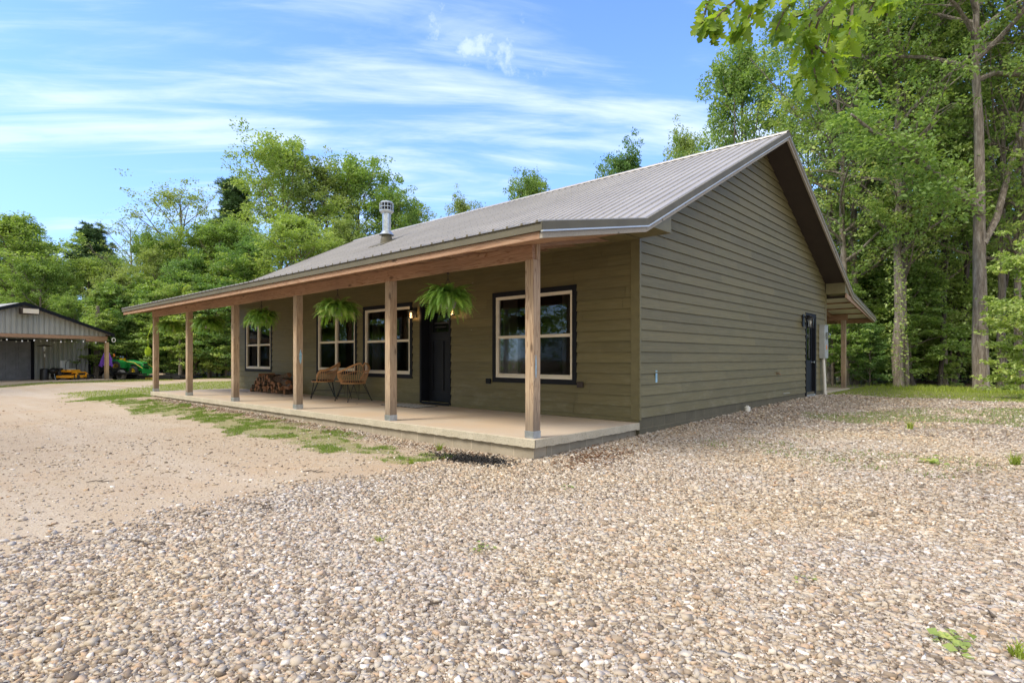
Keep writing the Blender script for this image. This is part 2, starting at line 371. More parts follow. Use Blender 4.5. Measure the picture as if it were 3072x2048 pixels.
# block foundation (joints are a pattern)
def block_mat(name, col, ax):
    m, nt, bs = new_mat(name); t = nd(nt, 'ShaderNodeTexCoord'); sp = nd(nt, 'ShaderNodeSeparateXYZ'); nt.links.new(t.outputs['Object'], sp.inputs[0])
    cb = nd(nt, 'ShaderNodeCombineXYZ'); nt.links.new(sp.outputs[ax], cb.inputs[0]); nt.links.new(mth(nt, 'ADD', sp.outputs[2], .10), cb.inputs[1])
    br = nd(nt, 'ShaderNodeTexBrick'); nt.links.new(cb.outputs[0], br.inputs['Vector']); br.inputs['Scale'].default_value = 1
    br.inputs['Brick Width'].default_value = .406; br.inputs['Row Height'].default_value = .203; br.inputs['Mortar Size'].default_value = .006
    br.inputs['Color1'].default_value = (*col, 1); br.inputs['Color2'].default_value = (*[x*.86 for x in col], 1); br.inputs['Mortar'].default_value = (*[min(1, x*1.35) for x in col], 1)
    n_ = noise(nt, coords(nt), 3.5, 6, .65); d = noise(nt, coords(nt), 50, 3)
    c = mixc(nt, mth(nt, 'MULTIPLY', ramp(nt, n_, [(.4, (0,0,0)), (.7, (1,1,1))]), .5), br.outputs[0], tuple(x*.55 for x in col))
    nt.links.new(c, bs.inputs['Base Color']); bs.inputs['Roughness'].default_value = .9
    bump(nt, bs, mth(nt, 'ADD', d, mth(nt, 'MULTIPLY', br.outputs['Fac'], -1.5)), .6, .005); return m
M['block_x'] = block_mat('tan block wall', (.40,.34,.25), 0)
M['block_y'] = block_mat('olive painted block wall', (.135,.12,.078), 1)
M['block_yt'] = block_mat('tan block wall side', (.30,.26,.19), 1)

# bark
def bark(name, lo, hi):
    m, nt, bs = new_mat(name); g = noise(nt, coords(nt, (9, 9, 1.6)), 1.4, 6, .7, .4); b = noise(nt, coords(nt), .8, 3)
    c = ramp(nt, g, [(.3, tuple(x*.35 for x in lo)), (.48, lo), (.68, hi)]); c = mixc(nt, mth(nt, 'MULTIPLY', ramp(nt, b, [(.5, (0,0,0)), (.75, (1,1,1))]), .45), c, (.16,.17,.12))
    nt.links.new(c, bs.inputs['Base Color']); bs.inputs['Roughness'].default_value = .95; bump(nt, bs, g, 1, .05); return m
M['bark'] = bark('grey brown bark', (.19,.155,.12), (.36,.32,.27))
M['bark_dark'] = bark('dark bark', (.075,.06,.05), (.16,.135,.115))
M['bark_log'] = bark('firewood bark', (.09,.05,.03), (.20,.12,.07))
M['log_end'] = plain('split wood face', (.24,.11,.05), .85, var=.3, scale=12)
# leaves: two leaf tones mixed per leaf (attribute) and per tree (object random)
def leaf_mat(name, dark, light, accent=(.30,.26,.05), trans=.42, acc=.06):
    m, nt, bs = new_mat(name); out = nt.nodes['Material Output']
    at_ = nd(nt, 'ShaderNodeAttribute', attribute_name='tone'); oi = nd(nt, 'ShaderNodeObjectInfo')
    f = mth(nt, 'ADD', mth(nt, 'MULTIPLY', at_.outputs['Fac'], .85), mth(nt, 'MULTIPLY', oi.outputs['Random'], .15))
    c = ramp(nt, f, [(.0, dark), (.5, tuple((a+b)/2 for a, b in zip(dark, light))), (1-acc*2, light), (1, accent)])
    nt.links.new(c, bs.inputs['Base Color']); bs.inputs['Roughness'].default_value = .5; bs.inputs['Specular IOR Level'].default_value = .35
    tr = nd(nt, 'ShaderNodeBsdfTranslucent'); nt.links.new(mixc(nt, 1.0, c, (1.25, 1.35, .55), 'MULTIPLY'), tr.inputs['Color'])
    ms = nd(nt, 'ShaderNodeMixShader'); ms.inputs[0].default_value = trans
    nt.links.new(bs.outputs[0], ms.inputs[1]); nt.links.new(tr.outputs[0], ms.inputs[2]); nt.links.new(ms.outputs[0], out.inputs[0]); return m
M['leaf_mid'] = leaf_mat('mid green leaves', (.12,.21,.06), (.38,.50,.16), (.50,.50,.18))
M['leaf_light'] = leaf_mat('yellow green leaves', (.20,.30,.08), (.50,.58,.20), (.60,.56,.20))
M['leaf_olive'] = leaf_mat('olive green leaves', (.17,.24,.08), (.44,.50,.19), (.50,.40,.16), acc=.07)
M['leaf_deep'] = leaf_mat('deep green leaves', (.09,.18,.06), (.28,.42,.15), (.42,.45,.16))
M['needle'] = leaf_mat('pine needles', (.05,.11,.045), (.15,.24,.09), (.20,.22,.09), trans=.15)
M['leaf_oak'] = leaf_mat('near oak leaves', (.10,.19,.03), (.36,.47,.05), (.55,.50,.07), trans=.5, acc=.08)
M['fern'] = leaf_mat('fern fronds', (.09,.20,.03), (.27,.43,.08), (.42,.48,.15), trans=.4)
M['grass'] = leaf_mat('grass blades', (.16,.22,.035), (.40,.48,.07), (.48,.42,.18), trans=.35)
M['grass_strip'] = leaf_mat('greener grass blades', (.10,.17,.03), (.28,.38,.07), (.40,.36,.15), trans=.35)
M['deadleaf'] = leaf_mat('dead leaves', (.10,.045,.025), (.24,.13,.07), (.34,.24,.14), trans=.1)
M['twig'] = plain('twig bark', (.10,.075,.055), .9)

# ------------------------------------------------------------------ ground
def sm(a, b, x): t = np.clip((x-a)/(b-a), 0, 1); return t*t*(3-2*t)
def vnoise(x, y, s, seed=0):
    """cheap smooth value noise in numpy"""
    x = x/s; y = y/s; xi = np.floor(x); yi = np.floor(y); fx = x-xi; fy = y-yi
    fx = fx*fx*(3-2*fx); fy = fy*fy*(3-2*fy)
    def h(a, b): t = np.sin(a*127.1+b*311.7+seed*17.3)*43758.5453; return t-np.floor(t)
    return (h(xi,yi)*(1-fx)+h(xi+1,yi)*fx)*(1-fy)+(h(xi,yi+1)*(1-fx)+h(xi+1,yi+1)*fx)*fy
def gz(x, y):
    x = np.asarray(x, float); y = np.asarray(y, float)
    z = -.245 - .07*sm(1, 6, -y)
    z = z + .085*sm(0, 14, -x)*sm(-2.2, -.3, y)
    z = z + .16*sm(1.5, 12.5, y)*sm(-20, 0, x)
    z = z + .05*np.exp(-((x-.4)/.9)**2)*sm(0, 4, y)
    z = z - .035*np.exp(-((x+1.2)/2.2)**2-((y+.2)/.9)**2)
    z = z + .012*(vnoise(x, y, 1.7, 3)-.5) + .02*(vnoise(x, y, 6, 5)-.5)
    return z
def zones(x, y):
    n = vnoise(x, y, .9, 1)*.6+vnoise(x, y, .3, 2)*.4 - .5; N2 = vnoise(x, y, 2.6, 9)-.5
    grav = sm(-1.5, .75, x + 1.0*n + .5*N2 + np.where(y < -5, .35*(y+5)*-1, 0))
    # strip of stones against the porch wall and in the far drive
    grav = np.maximum(grav, .55*sm(-.75, -.25, y+.4*n)*(y < .2)*(x > -14)*(x < 0))
    grass = sm(.0, .28, .62 - np.abs(y+.85+.3*N2 - .012*x)/.95 + 1.0*n + .5*(vnoise(x, y, .17, 8)-.5))*(x < -.9)*(x > -17)*(y < .1)
    lawn = sm(-.25, .25, (y-(-1.0-.62*(x+18.3)))*.35 + .7*n)*sm(.2, -.4, x+15.9+.5*n)*sm(-26.0, -24.6, x+n*2+.15*y)
    # low clumps on the way from the porch end to the yard
    lawn = np.maximum(lawn, .9*sm(-2.1, -.9, y+n)*(x < -15.3)*(x > -20.5)*(y < 6))
    strip = sm(-.3, .3, 1.4-np.abs(x+31.2+.28*(y-3))+n*2)*(y < 40)*(x < -20)
    beyond = sm(16.5, 18.0, y+n)*(x < 0)*(x > -30)
    right = sm(-.3, .5, (y-13.4-.16*np.maximum(x-2, 0)+1.6*N2*(x > .8)+1.2*n)*.9)*(x > -.2)*sm(23.5, 20.5, y+.9*x-6)
    rp = sm(.14, .34, N2+.55*n)*(x > 1.0)*.75*sm(2, 5, y+x*.8)
    g = np.clip(np.maximum.reduce([grass, lawn, strip, beyond, right, rp]), 0, 1)
    wood = np.clip(np.maximum(sm(19.5, 21.5, y+.9*x-4.5+n)*(x > .5), sm(-33.5, -35, x+.3*y)), 0, 1)
    return grav, g, wood
def axis(a, b, fine0, fine1, st):
    c = list(np.arange(fine0, fine1, st)); k = st
    lo = fine0
    while lo > a: k *= 1.35; lo -= k; c.insert(0, lo)
    k = st; hi = c[-1]
    while hi < b: k *= 1.35; hi += k; c.append(hi)
    return np.array(c)
gx = axis(-400, 300, -20, 12, .14); gy = axis(-250, 400, -8, 22, .14)
X, Y = np.meshgrid(gx, gy, indexing='ij'); Z = gz(X, Y)
grav, gras, woo = zones(X, Y)
V = np.stack([X.ravel(), Y.ravel(), Z.ravel()], 1); nx, ny = X.shape
I = np.arange(nx*ny).reshape(nx, ny); F = np.stack([I[:-1,:-1].ravel(), I[1:,:-1].ravel(), I[1:,1:].ravel(), I[:-1,1:].ravel()], 1)
ash = 1.3*np.exp(-(((X+.62)/.48)**2+((Y+.50)/.25)**2))
zcol = np.stack([grav.ravel(), gras.ravel(), woo.ravel(), np.clip(ash.ravel(), 0, 1)], 1)
m, nt, bs = new_mat('yard ground')
A = nd(nt, 'ShaderNodeAttribute', attribute_name='zone'); S = nd(nt, 'ShaderNodeSeparateColor'); nt.links.new(A.outputs['Color'], S.inputs[0])
v = coords(nt)
big = noise(nt, v, .35, 6, .6); mid = noise(nt, v, 4, 5, .65); fine = noise(nt, v, 55, 4, .65); grit = noise(nt, v, 170, 2, .6)
dirt = ramp(nt, big, [(.3, (.46,.355,.24)), (.5, (.485,.39,.275)), (.7, (.47,.32,.185))])
trk = noise(nt, coords(nt, (.12, 1.1, 1)), 1.0, 4, .6, .6)
dirt = mixc(nt, ramp(nt, trk, [(.48, (0,0,0)), (.62, (.55,.55,.55))]), dirt, (.57,.50,.40))
dirt = mixc(nt, ramp(nt, noise(nt, v, 1.1, 5, .7), [(.5, (0,0,0)), (.72, (.6,.6,.6))]), dirt, (.40,.295,.20))
dirt = mixc(nt, ramp(nt, mid, [(.35, (0,0,0)), (.7, (.5,.5,.5))]), dirt, (.50,.425,.34))
dirt = mixc(nt, ramp(nt, fine, [(.40, (.5,.5,.5)), (.56, (0,0,0))]), dirt, (.27,.18,.12))
dirt = mixc(nt, ramp(nt, grit, [(.6, (0,0,0)), (.72, (.7,.7,.7))]), dirt, (.60,.54,.46))
vo = nd(nt, 'ShaderNodeTexVoronoi'); vo.inputs['Scale'].default_value = 30; vo.inputs['Randomness'].default_value = 1; nt.links.new(v, vo.inputs['Vector'])
sepc = nd(nt, 'ShaderNodeSeparateColor'); nt.links.new(vo.outputs['Color'], sepc.inputs[0])
stone = ramp(nt, sepc.outputs[0], [(0, (.20,.165,.13)), (.25, (.40,.33,.27)), (.5, (.52,.46,.40)), (.75, (.62,.57,.51)), (.88, (.50,.33,.21)), (1, (.72,.68,.63))])
stone = mixc(nt, ramp(nt, vo.outputs['Distance'], [(.42, (0,0,0)), (.68, (1,1,1))]), stone, (.15,.11,.08))
stone = mixc(nt, mth(nt, 'MULTIPLY', fine, .3), stone, (.33,.27,.21))
thr = mth(nt, 'ADD', S.outputs[0], mth(nt, 'MULTIPLY', mth(nt, 'SUBTRACT', mid, .5), .9))
gf = ramp(nt, thr, [(.38, (0,0,0)), (.62, (1,1,1))])
c = mixc(nt, gf, dirt, stone)
gr = ramp(nt, noise(nt, v, 9, 5, .7), [(.3, (.12,.14,.04)), (.55, (.19,.22,.055)), (.75, (.28,.28,.09))])
gr = mixc(nt, ramp(nt, noise(nt, v, 1.2, 4), [(.45, (0,0,0)), (.75, (.6,.6,.6))]), gr, (.30,.26,.12))
thg = mth(nt, 'ADD', S.outputs[1], mth(nt, 'MULTIPLY', mth(nt, 'SUBTRACT', noise(nt, v, 7, 5, .7), .5), 1.0))
hf = noise(nt, v, 28, 4, .7)
c = mixc(nt, mth(nt, 'MULTIPLY', ramp(nt, thg, [(.40, (0,0,0)), (.85, (1,1,1))]), ramp(nt, hf, [(.38, (.25,.25,.25)), (.6, (.95,.95,.95))])), c, gr)
lit = ramp(nt, noise(nt, v, 14, 5, .7), [(.3, (.07,.045,.028)), (.6, (.17,.115,.07)), (.75, (.10,.13,.03))])
c = mixc(nt, S.outputs[2], c, lit)
c = mixc(nt, mth(nt, 'MULTIPLY', A.outputs['Alpha'], mth(nt, 'ADD', mid, .45)), c, (.035,.03,.027))
nt.links.new(c, bs.inputs['Base Color']); bs.inputs['Roughness'].default_value = .95; bs.inputs['Specular IOR Level'].default_value = .2
hgt = mth(nt, 'ADD', mth(nt, 'MULTIPLY', mth(nt, 'SUBTRACT', 1.0, vo.outputs['Distance']), gf), mth(nt, 'MULTIPLY', fine, .5))
bump(nt, bs, hgt, 1.0, .018); M['ground'] = m
tag(np_mesh('ground', V, F, m, attrs={'zone': zcol}, smooth=True), kind='structure')

# ------------------------------------------------------------------ gravel stones, chips, grass, litter (uncountable)
rng = np.random.default_rng(5)
def wedge(n, r0, r1, half=R(52)):
    r = np.sqrt(rng.uniform(r0*r0, r1*r1, n)); a = rng.uniform(-half, half, n)
    x = CAM[0] + r*(-np.sin(YAW-a)); y = CAM[1] + r*np.cos(YAW-a); return x, y
def outside_house(x, y): return ~((x < .0) & (x > -15.7) & (y > 0) & (y < 17.1))
t_ = (1+5**.5)/2
ICO = np.array([(-1,t_,0),(1,t_,0),(-1,-t_,0),(1,-t_,0),(0,-1,t_),(0,1,t_),(0,-1,-t_),(0,1,-t_),(t_,0,-1),(t_,0,1),(-t_,0,-1),(-t_,0,1)])/1.902
ICF = np.array([(0,11,5),(0,5,1),(0,1,7),(0,7,10),(0,10,11),(1,5,9),(5,11,4),(11,10,2),(10,7,6),(7,1,8),(3,9,4),(3,4,2),(3,2,6),(3,6,8),(3,8,9),(4,9,5),(2,4,11),(6,2,10),(8,6,7),(9,8,1)])
OCT = np.array([(1,0,0),(0,1,0),(-1,0,0),(0,-1,0),(0,0,1),(0,0,-1)], float); OCF = np.array([(0,1,4),(1,2,4),(2,3,4),(3,0,4),(1,0,5),(2,1,5),(3,2,5),(0,3,5)])
CUB = np.array([(x, y, z) for x in (-1, 1) for y in (-1, 1) for z in (-1, 1)], float)*.72
CUF = np.array([(0,1,3),(0,3,2),(4,6,7),(4,7,5),(0,4,5),(0,5,1),(2,3,7),(2,7,6),(0,2,6),(0,6,4),(1,5,7),(1,7,3)])
def rotmats(n):
    q = rng.normal(size=(n, 4)); q /= np.linalg.norm(q, axis=1)[:, None]; w_, x, y, z = q.T
    return np.stack([1-2*(y*y+z*z), 2*(x*y-z*w_), 2*(x*z+y*w_), 2*(x*y+z*w_), 1-2*(x*x+z*z), 2*(y*z-x*w_), 2*(x*z-y*w_), 2*(y*z+x*w_), 1-2*(x*x+y*y)], 1).reshape(n, 3, 3)
def stones(name, x, y, size, base, faces, mat, lift=.25):
    n = len(x); S_ = size[:, None, None]*np.stack([rng.uniform(.85,1.45,n), rng.uniform(.6,1.0,n), rng.uniform(.32,.7,n)], 1)[:, None, :]
    P = (base[None]*(1+rng.uniform(-.15,.15,(n, len(base), 1)))+rng.uniform(-.30,.30,(n, len(base), 3)))*S_
    a = rng.uniform(0, 2*np.pi, n); tl = rng.normal(0, .45, (n, 2))
    ca, sa = np.cos(a), np.sin(a); Rz = np.zeros((n,3,3)); Rz[:,0,0]=ca; Rz[:,0,1]=-sa; Rz[:,1,0]=sa; Rz[:,1,1]=ca; Rz[:,2,2]=1
    Rx = np.zeros((n,3,3)); Rx[:,0,0]=1; Rx[:,1,1]=np.cos(tl[:,0]); Rx[:,1,2]=-np.sin(tl[:,0]); Rx[:,2,1]=np.sin(tl[:,0]); Rx[:,2,2]=np.cos(tl[:,0])
    P = np.einsum('nij,nkj->nki', Rz@Rx, P)
    P += np.stack([x, y, gz(x, y)+size*lift*rng.uniform(.2, 1.5, n)], 1)[:, None, :]
    F = (faces[None]+(np.arange(n)*len(base))[:, None, None]).reshape(-1, 3)
    tone = np.repeat(rng.uniform(0, 1, n), len(base))
    return np_mesh(name, P.reshape(-1, 3), F, mat, attrs={'tone': tone})
m, nt, bs = new_mat('gravel stone'); A = nd(nt, 'ShaderNodeAttribute', attribute_name='tone')
c = ramp(nt, A.outputs['Fac'], [(0, (.11,.095,.08)), (.12, (.28,.225,.17)), (.30, (.42,.355,.275)), (.48, (.54,.48,.39)), (.63, (.45,.42,.375)), (.77, (.67,.63,.56)), (.84, (.52,.37,.24)), (.9, (.47,.37,.29)), (1, (.88,.86,.82))])
tn_ = noise(nt, coords(nt), .45, 4, .6)
c = mixc(nt, 1.0, c, ramp(nt, tn_, [(.38, (.98,.98,1.02)), (.62, (1.04,.97,.86))]), 'MULTIPLY')
c = mixc(nt, mth(nt, 'MULTIPLY', noise(nt, coords(nt), 90, 4, .6), .35), c, (.36,.27,.20))
nt.links.new(c, bs.inputs['Base Color']); bs.inputs['Roughness'].default_value = .85; bs.inputs['Specular IOR Level'].default_value = .25; M['stone'] = m
def gravel_pts(n, r0, r1, dirt_keep=.04):
    x, y = wedge(n, r0, r1); g, gr_, wo = zones(x, y)
    k = outside_house(x, y) & ((g*(1-.75*gr_)*(1-wo) > rng.uniform(.15, .85, n)) | (rng.uniform(0, 1, n) < dirt_keep)) & (wo < .5)
    return x[k], y[k]
x1, y1 = gravel_pts(190000, 1.3, 5.2, .04); x2, y2 = gravel_pts(230000, 5.2, 11, .03)
tag(stones('gravel', x1, y1, np.clip(rng.lognormal(-4.68, .38, len(x1)), .004, .026), CUB, CUF, M['stone']), 'loose tan and white gravel stones covering the near ground', 'gravel', kind='stuff')
tag(stones('gravel', x2, y2, np.clip(rng.lognormal(-4.48, .34, len(x2)), .008, .03), CUB, CUF, M['stone']), 'loose pale gravel stones lying along the gable side of the house', 'gravel', kind='stuff')
x3, y3 = gravel_pts(60000, 11, 22, .006)
tag(stones('gravel', x3, y3, rng.uniform(.018, .035, len(x3)), OCT, OCF, M['stone']), 'distant pale gravel reaching back to the lawn', 'gravel', kind='stuff')
# small chips over the packed drive
xa, ya = wedge(150000, 1.5, 16); g, gr_, wo = zones(xa, ya); k = outside_house(xa, ya) & (gr_ < .5) & ((g > .4) | (rng.uniform(0, 1, len(xa)) < .4))
xa, ya = xa[k], ya[k]
tag(stones('gravel_chips', xa, ya, rng.gamma(2.0, .0018, len(xa))+.0025, OCT, OCF, M['stone']), 'fine stone chips scattered on the packed dirt driveway', 'stone chips', kind='stuff')

def leaves(name, P, size, mat, parent=None, up=.6, asp=.5, tone=None, D=None, fold=.12):
    """rhombic folded leaves at points P; D optional preferred leaf direction"""
    n = len(P); nrm = rng.normal(size=(n, 3)); nrm[:, 2] = np.abs(nrm[:, 2])+up*1.5; nrm /= np.linalg.norm(nrm, axis=1)[:, None]
    d = rng.normal(size=(n, 3)) if D is None else D + rng.normal(size=(n, 3))*.35
    if D is None: d[:, 2] -= .3
    d -= nrm*np.sum(d*nrm, 1)[:, None]; d /= np.linalg.norm(d, axis=1)[:, None]+1e-9
    s = np.cross(nrm, d); size = np.broadcast_to(size, (n,))[:, None]
    a = P; b = P + d*size*.45 + s*size*asp*.5 + nrm*size*fold; c_ = P + d*size; e = P + d*size*.45 - s*size*asp*.5 + nrm*size*fold
    V = np.stack([a, b, c_, e], 1).reshape(-1, 3); i = np.arange(n)*4
    F = np.concatenate([np.stack([i, i+1, i+2], 1), np.stack([i, i+2, i+3], 1)])
    t = np.repeat(rng.uniform(0, 1, n) if tone is None else tone, 4)
    return np_mesh(name, V, F, mat, parent, attrs={'tone': t})
def blades(name, x, y, h, wd, mat, z=None, lean=.45):
    n = len(x); z = gz(x, y)-.005 if z is None else z; a = rng.uniform(0, 2*np.pi, n); l = rng.normal(0, lean, (n, 2))*h[:, None]
    p = np.stack([x, y, z], 1); s = np.stack([np.cos(a), np.sin(a), 0*a], 1)*wd[:, None]/2
    mid_ = p + np.stack([l[:, 0]*.35, l[:, 1]*.35, h*.6], 1); tip = p + np.stack([l[:, 0], l[:, 1], h*.95], 1)
    V = np.stack([p-s, p+s, mid_+s*.7, mid_-s*.7, tip], 1).reshape(-1, 3); i = np.arange(n)*5
    F = np.concatenate([np.stack([i, i+1, i+2], 1), np.stack([i, i+2, i+3], 1), np.stack([i+3, i+2, i+4], 1)])
    return np_mesh(name, V, F, mat, attrs={'tone': np.repeat(np.clip(rng.normal(.5, .25, n), 0, 1), 5)})
def grass_pts(n, x0, x1, y0, y1, thr=.5):
    x = rng.uniform(x0, x1, n); y = rng.uniform(y0, y1, n); g, gr_, wo = zones(x, y)
    nn = vnoise(x, y, .22, 4); k = (gr_ > thr*rng.uniform(.6, 1.4, n)) & outside_house(x, y) & (nn > .5*(x > -15.5)*(y < 6)) & (wo < .6)
    return x[k], y[k]
x, y = grass_pts(230000, -17, -.8, -2.4, .05); kk = vnoise(x, y, .11, 12)*.6+vnoise(x, y, .5, 13)*.4 > .42; x, y = x[kk], y[kk]
tag(blades('grass', x, y, rng.uniform(.014, .055, len(x)), rng.uniform(.003, .007, len(x)), M['grass_strip']), 'thin patchy grass strip in front of the porch wall', 'grass', kind='stuff')
x, y = grass_pts(110000, -35, -15.6, -4, 26)
tag(blades('grass', x, y, rng.uniform(.02, .06, len(x)), rng.uniform(.01, .02, len(x)), M['grass']), 'bright mown lawn beyond the far end of the porch', 'grass', kind='stuff')
x, y = grass_pts(110000, .1, 14, 11, 24)
tag(blades('grass', x, y, rng.uniform(.02, .05, len(x)), rng.uniform(.006, .014, len(x)), M['grass']), 'bright lawn between the gravel and the woods at right', 'grass', kind='stuff')
x, y = grass_pts(90000, .8, 13, -4, 14, .25)
tag(blades('grass', x, y, rng.uniform(.025, .065, len(x)), rng.uniform(.004, .009, len(x)), M['grass_strip']), 'sparse green weeds growing up through the gravel at right', 'weeds', kind='stuff')
# litter along the porch wall, leaves on the gravel
def litter(n, cx_, cy_, sx, sy, size, mat, label):
    x = rng.normal(cx_, sx, n); y = rng.normal(cy_, sy, n); k = outside_house(x, y); x, y = x[k], y[k]
    P = np.stack([x, y, gz(x, y)+rng.uniform(.004, .025, len(x))], 1)
    return tag(leaves('dead_leaves', P, rng.uniform(.5, 1.2, len(x))*size, mat, up=1.5, asp=.6), label, 'dead leaves', kind='stuff')
litter(2600, -.62, -.50, .30, .14, .04, M['char'], 'black burnt leaves heaped at the porch corner')
litter(1100, .55, .55, .22, .45, .04, M['deadleaf'], 'reddish dead leaves on gravel beside the porch side wall')
litter(260, .35, 5.2, .2, 3.2, .04, M['deadleaf'], 'brown dead leaves along the foot of the gable wall')
xl = rng.uniform(-14.5, -.6, 2300); yl = -.12-np.abs(rng.normal(0, .28, 2300))
P = np.stack([xl, yl, gz(xl, yl)+.012], 1); tag(leaves('dead_leaves', P, rng.uniform(.02, .045, 2300), M['deadleaf'], up=1.5, asp=.6), 'brown leaf litter along the front porch wall', 'dead leaves', kind='stuff')
xs, ys = wedge(900, 3, 22); k = outside_house(xs, ys); xs, ys = xs[k], ys[k]
P = np.stack([xs, ys, gz(xs, ys)+.01], 1); tag(leaves('dead_leaves', P, rng.uniform(.02, .07, len(xs)), M['deadleaf'], up=1.2, asp=.35), 'small scattered dead leaves on the driveway', 'dead leaves', kind='stuff')

# ------------------------------------------------------------------ the house
HD, HB, HL = 2.603, 13.84, -15.6           # front wall y, back wall y, left end x
EX, EY, EZ, KY, KZ, RY, RZ = .604, -.607, 2.564, 1.762, 3.022, 8.199, 6.147
BKY, BEY = 14.557, 18.0; BKZ = RZ-(RZ-KZ)/(RY-KY)*(BKY-RY); BEZ = 2.49
house = empty('house', (0, 0, 0), 0, 'single storey olive green house with brown ribbed metal roof and long open front porch', 'house')
def zroof(y):
    if y < KY: return EZ+(KZ-EZ)*(y-EY)/(KY-EY)
    if y < RY: return KZ+(RZ-KZ)*(y-KY)/(RY-KY)
    if y < BKY: return RZ+(BKZ-RZ)*(y-RY)/(BKY-RY)
    return BKZ+(BEZ-BKZ)*(y-BKY)/(BEY-BKY)
# openings (s0, s1, z0, z1) in wall coordinates
WIN = [(-3.27, -1.22, .565, 2.325), (-7.85, -5.84, .57, 2.325), (-10.17, -8.13, .61, 2.325), (-14.90, -12.92, .60, 2.325)]
DOOR = (-5.57, -4.52, .03, 2.26); SDOOR = (11.69, 12.72, -.02, 2.31)
OPF = WIN+[DOOR]; OPG = [SDOOR]
def siding(name, mapf, s0, s1, zb, ztop, opens, mat, clip=None, joint=3.66, inset=.0):
    mb = MB(); ex = .1778; z = zb; row = 0
    def quad(sa0, sb0, sa1, sb1, z0, z1, zr):
        o = lambda z_: .027-.024*(z_-zr)/ex
        mb.add([mapf(sa0, z0, o(z0)), mapf(sb0, z0, o(z0)), mapf(sb1, z1, o(z1)), mapf(sa1, z1, o(z1))], [(0,1,2,3)])
        if abs(z0-zr) < 1e-6: mb.add([mapf(sa0, z0, o(z0)), mapf(sb0, z0, o(z0)), mapf(sb0, z0+.006, .0), mapf(sa0, z0+.006, .0)], [(0,1,2,3)])
    while z < ztop:
        zs = sorted({z, min(z+ex, ztop)} | {v for o in opens for v in (o[2], o[3]) if z < v < min(z+ex, ztop)})
        joints = []; q = s0 + rnd.uniform(.6, joint)
        while q < s1: joints.append(q); q += joint*rnd.choice([.55, .8, 1])
        for za, zc in zip(zs, zs[1:]):
            segs = [(s0, s1)]; zm = (za+zc)/2
            for o in opens:
                if o[2] < zm < o[3]:
                    segs = [p for a, b in segs for p in ((a, min(b, o[0])), (max(a, o[1]), b)) if p[1]-p[0] > .005]
            for j in joints: segs = [p for a, b in segs for p in (((a, j-.003), (j+.003, b)) if a+.05 < j < b-.05 else ((a, b),))]
            for a, b in segs:
                if clip:
                    ca, cb = clip(za), clip(zc)
                    a0, b0, a1, b1 = max(a, ca[0]), min(b, ca[1]), max(a, cb[0]), min(b, cb[1])
                    if b0 <= a0: continue
                    if b1 <= a1: a1 = b1 = (a0+b0)/2 if (ca[1]-ca[0]) < .6 else min(max((ca[0]+ca[1])/2, a0), b0)
                    quad(a0, b0, a1, b1, za, zc, z)
                else: quad(a, b, a, b, za, zc, z)
        z += ex; row += 1
    return mb.build(name, mat, house)
def backing(name, mapf, s0, s1, z0, z1, opens, mat):
    mb = MB(); ss = sorted({s0, s1} | {v for o in opens for v in o[:2]}); zs = sorted({z0, z1} | {v for o in opens for v in o[2:]})
    for a, b in zip(ss, ss[1:]):
        for c_, d in zip(zs, zs[1:]):
            if any(o[0] < (a+b)/2 < o[1] and o[2] < (c_+d)/2 < o[3] for o in opens): continue
            mb.add([mapf(a, c_, -.004), mapf(b, c_, -.004), mapf(b, d, -.004), mapf(a, d, -.004)], [(0,1,2,3)])
    return mb
mf = lambda s, z, o: (s, HD-o, z)
mg = lambda s, z, o: (o, s, z)
siding('front_siding', mf, HL+.1, -.135, .075, 3.02, OPF, M['siding_x'])
slopeF = (RZ-KZ)/(RY-KY); slopeB = (RZ-BKZ)/(BKY-RY)
def gclip(z):
    zt = z+.09
    a = HD+.03 if zt < zroof(HD) else RY-(RZ-zt)/slopeF
    b = HB-.1 if zt < zroof(HB) else RY+(RZ-zt)/slopeB
    return a, b
siding('gable_siding', mg, HD+.03, HB-.1, .075, RZ-.12, OPG, M['siding_y'], clip=gclip)
mb = backing('w', mf, HL, 0, .0, 3.1, OPF, None)
mbg = backing('w', mg, HD, HB, .0, 2.96, OPG, None); mb.v, off = mb.v, len(mb.v); mb.add(mbg.v, mbg.f)
mb.add([(-.004, HD, 2.96), (-.004, HB, 2.96), (-.004, HB, zroof(HB)-.1), (-.004, RY, RZ-.1), (-.004, HD, zroof(HD)-.1)], [(0,1,2,3,4)])
mb.add([(HL, HD, 0), (HL, HB, 0), (HL, HB, zroof(HB)-.1), (HL, RY, RZ-.1), (HL, HD, zroof(HD)-.1)], [(0,1,2,3,4)])
mb.add([(HL, HB, 0), (0, HB, 0), (0, HB, 3.1), (HL, HB, 3.1)], [(0,1,2,3)])
mb.build('wall_sheathing', M['olive_trim'], house)
for bx in ((-.135, .001, HD-.03, HD, .04, 2.97), (.001, .026, HD-.03, HD+.028, .04, 2.97), (.0, .028, HB-.1, HB+.03, .04, 3.02), (HL, HL+.1, HD-.028, HD, .04, 2.97)):
    mb = MB(); mb.box(*bx); mb.build('corner_trim', M['olive_trim'], house, bevel=.003)
# painted starter band under the siding and block foundation
mb = MB(); mb.box(HL+.002, -.002, HD-.012, HD, .004, .075); mb.build('starter_board', M['olive_trim'], house)
mb = MB(); mb.box(-.3, .004, HD, HB-.002, -.7, .075); mb.build('foundation', M['block_y'], house)
mb = MB()
mb.box(-15.35, -.06, .045, .3, -.7, -.115); mb.box(-15.6, -15.35, .01, .35, -.27, -.1)
mb.build('porch_foundation', M['block_x'], house)
mb = MB(); mb.box(-.3, -.055, .3, HD-.001, -.7, -.115); mb.build('porch_foundation', M['block_yt'], house)
